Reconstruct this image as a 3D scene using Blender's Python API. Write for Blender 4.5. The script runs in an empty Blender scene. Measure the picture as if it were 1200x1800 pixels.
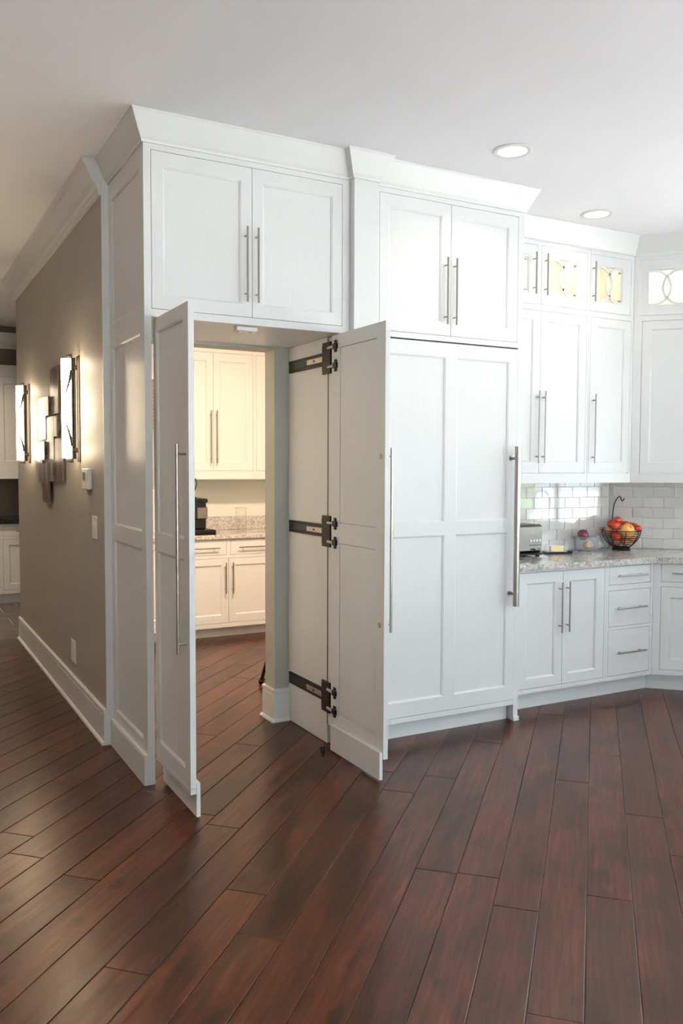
import bpy, bmesh, math, random
from mathutils import Vector, Matrix
random.seed(7)
PI = math.pi
SC = bpy.context.scene
COL = SC.collection

# ------------------------------------------------------------------ camera
CAM_H = 1.63
CAM_XY = (-1.16678, -4.23535)
F_PX, YAW, PITCH, ROLL = 1491.195, 0.49554, 0.05146, 0.00335
fw = Vector((math.sin(YAW)*math.cos(PITCH), math.cos(YAW)*math.cos(PITCH), -math.sin(PITCH)))
rt = Vector((math.cos(YAW), -math.sin(YAW), 0))
up = rt.cross(fw)
rt, up = math.cos(ROLL)*rt + math.sin(ROLL)*up, -math.sin(ROLL)*rt + math.cos(ROLL)*up
cd = bpy.data.cameras.new('camera')
cam = bpy.data.objects.new('camera', cd); COL.objects.link(cam)
cd.sensor_fit = 'HORIZONTAL'; cd.sensor_width = 36.0; cd.lens = F_PX/1200*36.0
cd.clip_start = 0.05; cd.clip_end = 200
cam.matrix_world = Matrix(((rt.x, up.x, -fw.x, CAM_XY[0]), (rt.y, up.y, -fw.y, CAM_XY[1]), (rt.z, up.z, -fw.z, CAM_H), (0, 0, 0, 1)))
SC.camera = cam

# ------------------------------------------------------------------ sky, exposure
SC.view_settings.view_transform = 'Standard'
SC.view_settings.look = 'None'
SC.view_settings.gamma = 1.0
SC.view_settings.use_curve_mapping = False
SC.view_settings.exposure = 0.40
W = bpy.data.worlds.new('sky'); SC.world = W; W.use_nodes = True
bg = W.node_tree.nodes['Background']
bg.inputs['Color'].default_value = (0.78, 0.89, 1.0, 1)
SKY = 5.0
bg.inputs['Strength'].default_value = SKY
CAN_W = 2.5          # each recessed ceiling lamp, watts
PANTRY_W = 108.0
WARM = (1.0, 0.735, 0.52)
CANCOL = (1.0, 0.90, 0.79)

def portal(name, loc, rot, sx, sy):
    l = bpy.data.lights.new(name, 'AREA'); l.shape = 'RECTANGLE'; l.size = sx; l.size_y = sy
    l.cycles.is_portal = True
    o = bpy.data.objects.new(name, l); COL.objects.link(o); o.location = loc; o.rotation_euler = rot
    return o
sun = bpy.data.lights.new('sun', 'SUN'); sun.energy = 100.0; sun.angle = 0.01; sun.color = (1.0, 0.97, 0.955)
so = bpy.data.objects.new('sun', sun); COL.objects.link(so); so.rotation_euler = (math.radians(-42), 0, math.radians(8)); so.location = (8, 12, 14)
CEIL = 3.378
XR, YF, XL = 5.10, -7.5, -2.6          # right wall, wall behind the camera, left wall
WIN_R = [(-1.75, -0.36, 1.04, 2.45), (-2.75, -2.02, 1.04, 2.45), (-6.9, -3.5, 0.06, 2.60)]
WIN_F = [(-1.9, 0.1, 0.5, 2.6), (1.0, 4.2, 0.5, 2.6)]
for (a, b, c, d) in WIN_R:
    portal('window_portal', (XR+0.09, (a+b)/2, (c+d)/2), (0, PI/2, 0), d-c, b-a)
for (a, b, c, d) in WIN_F:
    portal('window_portal', ((a+b)/2, YF-0.09, (c+d)/2), (-PI/2, 0, 0), b-a, d-c)

# ------------------------------------------------------------------ material helpers
MATS = {}
def newmat(name):
    m = bpy.data.materials.new(name); m.use_nodes = True
    nt = m.node_tree
    b = nt.nodes['Principled BSDF']
    MATS[name] = m
    return m, nt, b
def N(nt, t, **kw):
    n = nt.nodes.new(t)
    for k, v in kw.items():
        if k in n.inputs: n.inputs[k].default_value = v
        else: setattr(n, k, v)
    return n
def ramp(nt, stops):
    r = nt.nodes.new('ShaderNodeValToRGB'); e = r.color_ramp.elements
    while len(e) < len(stops): e.new(0.5)
    for i, (p, c) in enumerate(stops):
        e[i].position = p; e[i].color = (c[0], c[1], c[2], 1)
    return r
def simple(name, col, rough=0.5, metal=0.0, var=0.03, scale=6.0, bump=0.0, bscale=80, stretch=(1, 1, 1), spec=0.5, coat=0.0):
    m, nt, b = newmat(name)
    tc = N(nt, 'ShaderNodeTexCoord'); mp = N(nt, 'ShaderNodeMapping'); mp.inputs['Scale'].default_value = stretch
    nt.links.new(tc.outputs['Object'], mp.inputs['Vector'])
    ns = N(nt, 'ShaderNodeTexNoise', Scale=scale, Detail=4.0)
    nt.links.new(mp.outputs['Vector'], ns.inputs['Vector'])
    lo = [max(0, c*(1-var)) for c in col]; hi = [min(1, c*(1+var)) for c in col]
    r = ramp(nt, [(0.3, lo), (0.7, hi)])
    nt.links.new(ns.outputs['Fac'], r.inputs['Fac']); nt.links.new(r.outputs['Color'], b.inputs['Base Color'])
    b.inputs['Roughness'].default_value = rough; b.inputs['Metallic'].default_value = metal
    b.inputs['Specular IOR Level'].default_value = spec
    b.inputs['Coat Weight'].default_value = coat
    if bump:
        n2 = N(nt, 'ShaderNodeTexNoise', Scale=bscale, Detail=2.0)
        nt.links.new(mp.outputs['Vector'], n2.inputs['Vector'])
        bp = N(nt, 'ShaderNodeBump', Strength=bump, Distance=0.002)
        nt.links.new(n2.outputs['Fac'], bp.inputs['Height']); nt.links.new(bp.outputs['Normal'], b.inputs['Normal'])
    return m
def emit(name, col, strength, base=(0.8, 0.8, 0.8)):
    m, nt, b = newmat(name)
    b.inputs['Base Color'].default_value = (*base, 1)
    b.inputs['Emission Color'].default_value = (*col, 1)
    b.inputs['Emission Strength'].default_value = strength
    return m
def glass(name, tint=(1, 1, 1), gloss=0.0, rough=0.0, milk=0.0):
    m, nt, b = newmat(name)
    nt.nodes.remove(b)
    out = nt.nodes['Material Output']
    tr = N(nt, 'ShaderNodeBsdfTransparent'); tr.inputs['Color'].default_value = (*tint, 1)
    gl = N(nt, 'ShaderNodeBsdfGlossy', Roughness=rough)
    lw = N(nt, 'ShaderNodeLayerWeight', Blend=0.5)
    pw = N(nt, 'ShaderNodeMath', operation='POWER'); pw.inputs[1].default_value = 4.0
    mx = N(nt, 'ShaderNodeMixShader')
    add = N(nt, 'ShaderNodeMath', operation='MULTIPLY_ADD'); add.inputs[1].default_value = 0.9; add.inputs[2].default_value = 0.04+gloss
    nt.links.new(lw.outputs['Facing'], pw.inputs[0]); nt.links.new(pw.outputs[0], add.inputs[0]); nt.links.new(add.outputs[0], mx.inputs['Fac'])
    nt.links.new(tr.outputs[0], mx.inputs[1]); nt.links.new(gl.outputs[0], mx.inputs[2])
    sh = mx.outputs[0]
    if milk:
        tl = N(nt, 'ShaderNodeBsdfDiffuse'); tl.inputs['Color'].default_value = (0.85, 0.86, 0.87, 1)
        m2 = N(nt, 'ShaderNodeMixShader'); m2.inputs['Fac'].default_value = milk
        nt.links.new(sh, m2.inputs[1]); nt.links.new(tl.outputs[0], m2.inputs[2]); sh = m2.outputs[0]
    nt.links.new(sh, out.inputs['Surface'])
    return m

WHITE = simple('white_cabinet_paint', (0.69, 0.70, 0.695), 0.36, var=0.012, scale=9, stretch=(9, 9, 0.5), bump=0.04, bscale=30)
TRIMW = simple('white_trim_paint', (0.69, 0.70, 0.69), 0.30, var=0.01, scale=3)
CEILM = simple('ceiling_paint', (0.92, 0.92, 0.945), 0.85, var=0.01, scale=2, spec=0.2)
GREIGE = simple('greige_wall_paint', (0.40, 0.367, 0.322), 0.55, var=0.02, scale=3, bump=0.08, bscale=160, spec=0.35)
PALEW = simple('pale_sage_wall_paint', (0.61, 0.605, 0.56), 0.6, var=0.015, scale=3, bump=0.05, bscale=160)
JAMBW = simple('grey_green_wall_paint', (0.44, 0.445, 0.40), 0.6, var=0.015, scale=3, bump=0.05, bscale=160)
PANTW = simple('pale_pantry_wall_paint', (0.70, 0.715, 0.67), 0.6, var=0.015, scale=3)
DARKW = simple('dark_taupe_wall_paint', (0.16, 0.14, 0.12), 0.6, var=0.03, scale=3)
STEEL = simple('brushed_steel', (0.34, 0.32, 0.295), 0.30, metal=1.0, var=0.03, scale=20, stretch=(1, 1, 0.05))
BRONZE = simple('dark_bronze', (0.075, 0.06, 0.048), 0.42, metal=0.8, var=0.2, scale=12)
BLACK = simple('black_plastic', (0.006, 0.006, 0.0065), 0.35, var=0.1, spec=0.4)
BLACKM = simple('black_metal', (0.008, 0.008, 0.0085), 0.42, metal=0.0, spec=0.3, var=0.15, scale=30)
SLIDEM = simple('dark_zinc_slide', (0.03, 0.03, 0.031), 0.38, metal=0.6, var=0.1)
ZINC = simple('zinc_plate', (0.42, 0.41, 0.38), 0.35, metal=0.9, var=0.05, scale=30)
PLASTW = simple('white_plastic', (0.78, 0.77, 0.74), 0.35, var=0.01)
LCD = simple('grey_lcd', (0.22, 0.25, 0.22), 0.25, var=0.02)
PLINTH = simple('cabinet_interior', (0.62, 0.58, 0.50), 0.6, var=0.03)
CREAM = simple('cream_cabinet_interior', (0.86, 0.84, 0.73), 0.6, var=0.02)
GREEN = simple('hedge_leaves', (0.05, 0.10, 0.03), 0.8, var=0.5, scale=7)
LAWN = simple('lawn', (0.16, 0.30, 0.08), 0.9, var=0.25, scale=3)
SUBF = simple('subfloor_dark', (0.02, 0.012, 0.008), 0.9)
SLATM = simple('blind_slat_wood', (0.55, 0.36, 0.16), 0.5, var=0.08, scale=10)
GLASS = glass('clear_glass')
WGLASS = glass('window_glass', (0.97, 0.985, 0.98))
PLASTC = glass('clear_plastic', (0.97, 0.97, 0.97), gloss=0.03, rough=0.12, milk=0.08)
GLOW = emit('sconce_glass', (1.0, 0.80, 0.55), 42.0)
LENS = emit('lamp_lens', (1.0, 0.97, 0.93), 3.0)
CABLED = emit('cabinet_strip_light', (1.0, 0.95, 0.82), 19.0)

def quartz():
    m, nt, b = newmat('veined_quartz')
    tc = N(nt, 'ShaderNodeTexCoord')
    n1 = N(nt, 'ShaderNodeTexNoise', Scale=22.0, Detail=8.0, Roughness=0.75, Distortion=1.4)
    n2 = N(nt, 'ShaderNodeTexNoise', Scale=60.0, Detail=4.0, Roughness=0.7)
    nt.links.new(tc.outputs['Object'], n1.inputs['Vector']); nt.links.new(tc.outputs['Object'], n2.inputs['Vector'])
    r1 = ramp(nt, [(0.34, (0.24, 0.22, 0.20)), (0.45, (0.50, 0.48, 0.455)), (0.56, (0.70, 0.685, 0.66)), (0.74, (0.48, 0.455, 0.43))])
    r2 = ramp(nt, [(0.35, (0.5, 0.48, 0.46)), (0.55, (1, 1, 1))])
    nt.links.new(n1.outputs['Fac'], r1.inputs['Fac']); nt.links.new(n2.outputs['Fac'], r2.inputs['Fac'])
    mx = N(nt, 'ShaderNodeMix', data_type='RGBA', blend_type='MULTIPLY'); mx.inputs[0].default_value = 0.85
    nt.links.new(r1.outputs['Color'], mx.inputs[6]); nt.links.new(r2.outputs['Color'], mx.inputs[7])
    nt.links.new(mx.outputs[2], b.inputs['Base Color'])
    b.inputs['Roughness'].default_value = 0.10
    return m
QUARTZ = quartz()
GRANITE = simple('black_granite', (0.015, 0.015, 0.016), 0.15, var=0.5, scale=60)

def tilemat():
    m, nt, b = newmat('glossy_greige_tile')
    oi = N(nt, 'ShaderNodeObjectInfo')
    r = ramp(nt, [(0.0, (0.66, 0.635, 0.60)), (1.0, (0.73, 0.705, 0.67))])
    nt.links.new(oi.outputs['Random'], r.inputs['Fac']); nt.links.new(r.outputs['Color'], b.inputs['Base Color'])
    b.inputs['Roughness'].default_value = 0.06
    b.inputs['Coat Weight'].default_value = 0.6; b.inputs['Coat Roughness'].default_value = 0.03
    tc = N(nt, 'ShaderNodeTexCoord')
    n2 = N(nt, 'ShaderNodeTexNoise', Scale=9.0, Detail=1.0)
    nt.links.new(tc.outputs['Object'], n2.inputs['Vector'])
    bp = N(nt, 'ShaderNodeBump', Strength=0.05, Distance=0.003)
    nt.links.new(n2.outputs['Fac'], bp.inputs['Height']); nt.links.new(bp.outputs['Normal'], b.inputs['Normal'])
    return m
TILE = tilemat()
GROUT = simple('white_grout', (0.84, 0.83, 0.81), 0.8, var=0.02, scale=20)

def stonefloor():
    m, nt, b = newmat('slate_floor_tile')
    oi = N(nt, 'ShaderNodeObjectInfo'); tc = N(nt, 'ShaderNodeTexCoord')
    ad = N(nt, 'ShaderNodeVectorMath', operation='ADD')
    mu = N(nt, 'ShaderNodeMath', operation='MULTIPLY'); mu.inputs[1].default_value = 40
    nt.links.new(oi.outputs['Random'], mu.inputs[0])
    nt.links.new(tc.outputs['Object'], ad.inputs[0]); nt.links.new(mu.outputs[0], ad.inputs[1])
    n1 = N(nt, 'ShaderNodeTexNoise', Scale=4.0, Detail=6.0, Roughness=0.65)
    nt.links.new(ad.outputs[0], n1.inputs['Vector'])
    r = ramp(nt, [(0.3, (0.055, 0.048, 0.04)), (0.6, (0.13, 0.115, 0.095)), (0.8, (0.20, 0.175, 0.14))])
    nt.links.new(n1.outputs['Fac'], r.inputs['Fac']); nt.links.new(r.outputs['Color'], b.inputs['Base Color'])
    b.inputs['Roughness'].default_value = 0.4
    return m
STONE = stonefloor()

def woodmat():
    # local X runs along each board
    m, nt, b = newmat('hand_scraped_walnut_board')
    oi = N(nt, 'ShaderNodeObjectInfo'); tc = N(nt, 'ShaderNodeTexCoord')
    mu = N(nt, 'ShaderNodeMath', operation='MULTIPLY'); mu.inputs[1].default_value = 83.0
    nt.links.new(oi.outputs['Random'], mu.inputs[0])
    ad = N(nt, 'ShaderNodeVectorMath', operation='ADD')
    nt.links.new(tc.outputs['Object'], ad.inputs[0]); nt.links.new(mu.outputs[0], ad.inputs[1])
    def tex(scale, stretch, detail=5.0, rough=0.55, dist=0.0):
        mp = N(nt, 'ShaderNodeMapping'); mp.inputs['Scale'].default_value = stretch
        nt.links.new(ad.outputs[0], mp.inputs['Vector'])
        n = N(nt, 'ShaderNodeTexNoise', Scale=scale, Detail=detail, Roughness=rough, Distortion=dist)
        nt.links.new(mp.outputs['Vector'], n.inputs['Vector'])
        return n
    grain = tex(9.0, (0.35, 6.0, 6.0), 6.0, 0.6, 0.6)
    patch = tex(2.6, (0.8, 2.2, 2.2), 3.0, 0.5, 0.8)
    knot = tex(6.5, (0.9, 1.5, 1.5), 1.5, 0.4, 0.3)
    r1 = ramp(nt, [(0.25, (0.024, 0.0055, 0.0028)), (0.50, (0.060, 0.0152, 0.0068)), (0.75, (0.124, 0.034, 0.0148))])
    nt.links.new(grain.outputs['Fac'], r1.inputs['Fac'])
    r2 = ramp(nt, [(0.36, (0.40, 0.28, 0.26)), (0.52, (0.95, 0.95, 0.95)), (0.72, (1.30, 1.22, 1.14))])
    nt.links.new(patch.outputs['Fac'], r2.inputs['Fac'])
    r3 = ramp(nt, [(0.24, (0.16, 0.15, 0.17)), (0.33, (1, 1, 1))])
    nt.links.new(knot.outputs['Fac'], r3.inputs['Fac'])
    m1 = N(nt, 'ShaderNodeMix', data_type='RGBA', blend_type='MULTIPLY'); m1.inputs[0].default_value = 0.9
    nt.links.new(r1.outputs['Color'], m1.inputs[6]); nt.links.new(r2.outputs['Color'], m1.inputs[7])
    m2 = N(nt, 'ShaderNodeMix', data_type='RGBA', blend_type='MULTIPLY'); m2.inputs[0].default_value = 0.75
    nt.links.new(m1.outputs[2], m2.inputs[6]); nt.links.new(r3.outputs['Color'], m2.inputs[7])
    hs = N(nt, 'ShaderNodeHueSaturation')
    mr = N(nt, 'ShaderNodeMapRange'); mr.inputs['To Min'].default_value = 0.72; mr.inputs['To Max'].default_value = 1.25
    nt.links.new(oi.outputs['Random'], mr.inputs['Value']); nt.links.new(mr.outputs['Result'], hs.inputs['Value'])
    nt.links.new(m2.outputs[2], hs.inputs['Color']); nt.links.new(hs.outputs['Color'], b.inputs['Base Color'])
    b.inputs['Roughness'].default_value = 0.285
    b.inputs['Specular IOR Level'].default_value = 0.46
    b.inputs['Specular Tint'].default_value = (1.0, 0.74, 0.58, 1)
    scr = tex(4.2, (0.6, 3.6, 3.6), 1.5, 0.35)
    fine = tex(40.0, (0.3, 5.0, 5.0), 3.0, 0.6)
    b1 = N(nt, 'ShaderNodeBump', Strength=0.42, Distance=0.005)
    nt.links.new(scr.outputs['Fac'], b1.inputs['Height'])
    b2 = N(nt, 'ShaderNodeBump', Strength=0.12, Distance=0.001)
    nt.links.new(fine.outputs['Fac'], b2.inputs['Height']); nt.links.new(b1.outputs['Normal'], b2.inputs['Normal'])
    nt.links.new(b2.outputs['Normal'], b.inputs['Normal'])
    return m
WOOD = woodmat()

def artmat():
    m, nt, b = newmat('abstract_birch_print')
    tc = N(nt, 'ShaderNodeTexCoord')
    mp = N(nt, 'ShaderNodeMapping'); mp.inputs['Scale'].default_value = (1, 9, 1.2)
    nt.links.new(tc.outputs['Object'], mp.inputs['Vector'])
    n1 = N(nt, 'ShaderNodeTexNoise', Scale=2.2, Detail=6.0, Roughness=0.65); nt.links.new(mp.outputs['Vector'], n1.inputs['Vector'])
    r = ramp(nt, [(0.32, (0.02, 0.02, 0.045)), (0.45, (0.09, 0.07, 0.085)), (0.55, (0.30, 0.17, 0.09)), (0.68, (0.42, 0.38, 0.38))])
    nt.links.new(n1.outputs['Fac'], r.inputs['Fac']); nt.links.new(r.outputs['Color'], b.inputs['Base Color'])
    b.inputs['Roughness'].default_value = 0.28
    return m
ART = artmat()
ARTEDGE = simple('print_edge_dark', (0.03, 0.025, 0.022), 0.5)
# ------------------------------------------------------------------ mesh helpers
class MB:
    def __init__(s): s.bm = bmesh.new()
    def box(s, x0, x1, y0, y1, z0, z1, bev=0.0):
        v = [s.bm.verts.new(c) for c in ((x0,y0,z0),(x1,y0,z0),(x1,y1,z0),(x0,y1,z0),(x0,y0,z1),(x1,y0,z1),(x1,y1,z1),(x0,y1,z1))]
        f = [s.bm.faces.new([v[i] for i in q]) for q in ((3,2,1,0),(4,5,6,7),(0,1,5,4),(1,2,6,5),(2,3,7,6),(3,0,4,7))]
        if bev > 0:
            es = {e for q in f for e in q.edges}
            bmesh.ops.bevel(s.bm, geom=list(es), offset=bev, segments=1, affect='EDGES', profile=0.5)
        return s
    def prism(s, poly, z0, z1):          # poly in XY, counter-clockwise
        a = [s.bm.verts.new((x, y, z0)) for x, y in poly]; b = [s.bm.verts.new((x, y, z1)) for x, y in poly]
        s.bm.faces.new(a[::-1]); s.bm.faces.new(b)
        n = len(poly)
        for i in range(n): s.bm.faces.new((a[i], a[(i+1) % n], b[(i+1) % n], b[i]))
        return s
    def quad(s, *pts):
        s.bm.faces.new([s.bm.verts.new(p) for p in pts]); return s
    def plate(s, x0, x1, z0, z1, y0, y1, holes=(), prof=((0, 1.0),), back=None):
        """flat board in XZ, front at y0, back at y1, with rectangular holes; prof = rings (inset, depth from front)."""
        bm = s.bm
        xs = sorted({round(v, 5) for v in [x0, x1] + [h[0] for h in holes] + [h[1] for h in holes]})
        zs = sorted({round(v, 5) for v in [z0, z1] + [h[2] for h in holes] + [h[3] for h in holes]})
        F, B = {}, {}
        def g(D, x, y, z):
            k = (round(x, 5), round(z, 5))
            if k not in D: D[k] = bm.verts.new((x, y, z))
            return D[k]
        def inside(x, z): return any(h[0] < x < h[1] and h[2] < z < h[3] for h in holes)
        solid = {}
        for i in range(len(xs)-1):
            for j in range(len(zs)-1):
                solid[i, j] = not inside((xs[i]+xs[i+1])/2, (zs[j]+zs[j+1])/2)
        for (i, j), ok in solid.items():
            if not ok: continue
            a, b_, c, d = xs[i], xs[i+1], zs[j], zs[j+1]
            bm.faces.new((g(F,a,y0,c), g(F,b_,y0,c), g(F,b_,y0,d), g(F,a,y0,d)))
            bm.faces.new((g(B,a,y1,c), g(B,a,y1,d), g(B,b_,y1,d), g(B,b_,y1,c)))
            if i == 0: bm.faces.new((g(F,a,y0,c), g(F,a,y0,d), g(B,a,y1,d), g(B,a,y1,c)))
            if i == len(xs)-2: bm.faces.new((g(F,b_,y0,c), g(B,b_,y1,c), g(B,b_,y1,d), g(F,b_,y0,d)))
            if j == 0: bm.faces.new((g(F,a,y0,c), g(B,a,y1,c), g(B,b_,y1,c), g(F,b_,y0,c)))
            if j == len(zs)-2: bm.faces.new((g(F,a,y0,d), g(F,b_,y0,d), g(B,b_,y1,d), g(B,a,y1,d)))
        for h in holes:
            hx0, hx1, hz0, hz1 = h[:4]
            def ring(ins, y, D=None):
                c = ((hx0+ins, hz0+ins), (hx1-ins, hz0+ins), (hx1-ins, hz1-ins), (hx0+ins, hz1-ins))
                if D is not None: return [g(D, x, y, z) for x, z in c]
                return [bm.verts.new((x, y, z)) for x, z in c]
            rings = [ring(0, y0, F)]
            if prof and prof != ((0, 1.0),):
                for ins, dep in prof: rings.append(ring(ins, y0+dep))
                lastins = prof[-1][0]
            else: lastins = 0
            if lastins: rings.append(ring(lastins, y1 - 0.0005)); rings.append(ring(0, y1, B))
            else: rings.append(ring(0, y1, B))
            edge = ((hz0 <= z0+1e-5), (hx1 >= x1-1e-5), (hz1 >= z1-1e-5), (hx0 <= x0+1e-5))
            for r0, r1 in zip(rings[:-1], rings[1:]):
                for k in range(4):
                    if edge[k]: continue
                    bm.faces.new((r0[k], r1[k], r1[(k+1) % 4], r0[(k+1) % 4]))
        return s
    def cyl(s, p0, p1, r, seg=12, r1=None, cap=True):
        p0, p1 = Vector(p0), Vector(p1); d = (p1-p0).normalized()
        a = Vector((0, 0, 1)) if abs(d.z) < 0.9 else Vector((1, 0, 0))
        u = d.cross(a).normalized(); w = d.cross(u); r1 = r if r1 is None else r1
        A = [s.bm.verts.new(p0 + (u*math.cos(t)+w*math.sin(t))*r) for t in [2*PI*i/seg for i in range(seg)]]
        Bv = [s.bm.verts.new(p1 + (u*math.cos(t)+w*math.sin(t))*r1) for t in [2*PI*i/seg for i in range(seg)]]
        for i in range(seg): s.bm.faces.new((A[i], A[(i+1) % seg], Bv[(i+1) % seg], Bv[i]))
        if cap: s.bm.faces.new(A[::-1]); s.bm.faces.new(Bv)
        return s
    def tube(s, pts, r, seg=8, closed=False):
        pts = [Vector(p) for p in pts]; n = len(pts); rings = []
        prev = None
        for i, p in enumerate(pts):
            if closed: d = (pts[(i+1) % n]-pts[i-1]).normalized()
            else: d = (pts[min(i+1, n-1)]-pts[max(i-1, 0)]).normalized()
            if prev is None:
                a = Vector((0, 0, 1)) if abs(d.z) < 0.9 else Vector((1, 0, 0)); u = d.cross(a).normalized()
            else: u = (prev - d*prev.dot(d)).normalized()
            prev = u; w = d.cross(u)
            rr = r[i] if isinstance(r, (list, tuple)) else r
            rings.append([s.bm.verts.new(p + (u*math.cos(t)+w*math.sin(t))*rr) for t in [2*PI*k/seg for k in range(seg)]])
        m = n if closed else n-1
        for i in range(m):
            A, B_ = rings[i], rings[(i+1) % n]
            for k in range(seg): s.bm.faces.new((A[k], A[(k+1) % seg], B_[(k+1) % seg], B_[k]))
        if not closed: s.bm.faces.new(rings[0][::-1]); s.bm.faces.new(rings[-1])
        return s
    def lathe(s, prof, seg=24, c=(0, 0, 0)):
        cx, cy, cz = c; rings = []
        for r, z in prof:
            if r < 1e-6: rings.append([s.bm.verts.new((cx, cy, cz+z))])
            else: rings.append([s.bm.verts.new((cx+r*math.cos(2*PI*k/seg), cy+r*math.sin(2*PI*k/seg), cz+z)) for k in range(seg)])
        for A, B_ in zip(rings[:-1], rings[1:]):
            for k in range(seg):
                k2 = (k+1) % seg
                if len(A) == 1 and len(B_) == 1: continue
                if len(A) == 1: s.bm.faces.new((A[0], B_[k2], B_[k]))
                elif len(B_) == 1: s.bm.faces.new((A[k], A[k2], B_[0]))
                else: s.bm.faces.new((A[k], A[k2], B_[k2], B_[k]))
        return s
    def sweep(s, path, prof):
        """prof = closed polygon of (offset to the right of travel, z), swept along an XY path with mitred corners."""
        P = [Vector((x, y)) for x, y in path]; n = len(P); rings = []
        nr = [Vector(((P[i+1]-P[i]).y, -(P[i+1]-P[i]).x)).normalized() for i in range(n-1)]
        for i in range(n):
            if i == 0: m = nr[0]
            elif i == n-1: m = nr[-1]
            else: m = (nr[i-1]+nr[i]) / (1 + nr[i-1].dot(nr[i]))
            rings.append([s.bm.verts.new((P[i].x+m.x*o, P[i].y+m.y*o, z)) for o, z in prof])
        k = len(prof)
        for A, B_ in zip(rings[:-1], rings[1:]):
            for j in range(k): s.bm.faces.new((A[j], A[(j+1) % k], B_[(j+1) % k], B_[j]))
        s.bm.faces.new(rings[0][::-1]); s.bm.faces.new(rings[-1])
        return s
    def sphere(s, c, r, seg=20, rings=12, sc=(1, 1, 1)):
        prof = [(r*math.sin(PI*i/rings), -r*math.cos(PI*i/rings)) for i in range(rings+1)]
        n0 = len(s.bm.verts); s.lathe(prof, seg)
        s.bm.verts.ensure_lookup_table()
        for v in s.bm.verts[n0:]: v.co = Vector((v.co.x*sc[0]+c[0], v.co.y*sc[1]+c[1], v.co.z*sc[2]+c[2]))
        return s
    def mesh(s, name, mat, smooth=False):
        bmesh.ops.recalc_face_normals(s.bm, faces=s.bm.faces[:])
        me = bpy.data.meshes.new(name); s.bm.to_mesh(me); s.bm.free()
        if mat: me.materials.append(mat)
        if smooth:
            for p in me.polygons: p.use_smooth = True
            me.set_sharp_from_angle(angle=math.radians(40))
        return me
    def build(s, name, mat, parent=None, loc=(0, 0, 0), rot=(0, 0, 0), smooth=False):
        return put(name, s.mesh(name, mat, smooth), parent, loc, rot)
def put(name, me, parent=None, loc=(0, 0, 0), rot=(0, 0, 0)):
    o = bpy.data.objects.new(name, me); COL.objects.link(o); o.parent = parent
    o.location = loc; o.rotation_euler = rot
    return o
def tag(o, label, cat, group=None, kind=None):
    o['label'] = label; o['category'] = cat
    if group: o['group'] = group
    if kind: o['kind'] = kind
    return o
def thing(name, label, cat, loc=(0, 0, 0), rz=0, group=None):
    o = bpy.data.objects.new(name, None); COL.objects.link(o); o.empty_display_size = 0.1
    o.location = loc; o.rotation_euler = (0, 0, rz)
    return tag(o, label, cat, group)
def struct(o, label=None, cat=None):
    o['kind'] = 'structure'
    if label: o['label'] = label
    if cat: o['category'] = cat
    return o

# ------------------------------------------------------------------ joinery
BEAD = ((0.004, 0.0015), (0.008, 0.0045), (0.011, 0.0055), (0.012, 0.012))
def add_panels(par, holes, y_front, y_back):
    for h in holes:
        MB().box(h[0]+0.003, h[1]-0.003, y_front, y_back, h[2]+0.003, h[3]-0.003).build('door_panel', WHITE, par)
def door(par, name, x0, x1, z0, z1, y, panels, t=0.022, dx=0.0):
    """framed door whose face is at y (looking to -y); panels = holes; returns the frame object"""
    d = MB().plate(x0+dx, x1-dx, z0, z1, y, y+t, panels, BEAD).build(name, WHITE, par)
    for h in panels:
        MB().box(h[0]+0.0105, h[1]-0.0105, y+0.010, y+t-0.004, h[2]+0.0105, h[3]-0.0105).build('door_panel', WHITE, d)
    return d
def bar_handle(par, p, length, axis='z', r=0.006, stand=0.035, inset=0.045, mat=None, pr=None, dirv=(0, -1, 0)):
    """bar pull: p = centre on the door face, bar stands off along dirv; one welded piece"""
    p = Vector(p); d = Vector(dirv); ax = Vector((0, 0, 1)) if axis == 'z' else Vector((1, 0, 0)) if axis == 'x' else Vector((0, 1, 0))
    m = MB(); c = p + d*stand; pr = pr or r*0.75
    m.cyl(c - ax*length/2, c + ax*length/2, r, 12)
    for sgn in (-1, 1):
        q = p + ax*sgn*(length/2-inset)
        m.cyl(q, q + d*stand, pr, 8)
    return m.build('handle', mat or STEEL, par, smooth=True)
def carcass(par, x0, x1, y0, y1, z0, z1, mat=None):
    return MB().box(x0, x1, y0, y1, z0, z1).build('carcass', mat or WHITE, par)

# ================================================================== THE SETTING
YB, YU, YBS = 0.12, 0.44, 0.80          # kitchen base face, upper face, backsplash wall
HALL_X, HALL_Y0, HALL_Y1 = -0.04, 0.74, 4.26
YJ0, YJ1 = 0.705, 0.855                 # wall behind the tall cabinets
YP = 4.07                               # pantry back wall
YK = 7.12                               # kitchenette back wall
CX, CY = 4.03, 0.80                     # corner where the diagonal wall starts
S2 = math.sqrt(0.5)

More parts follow.
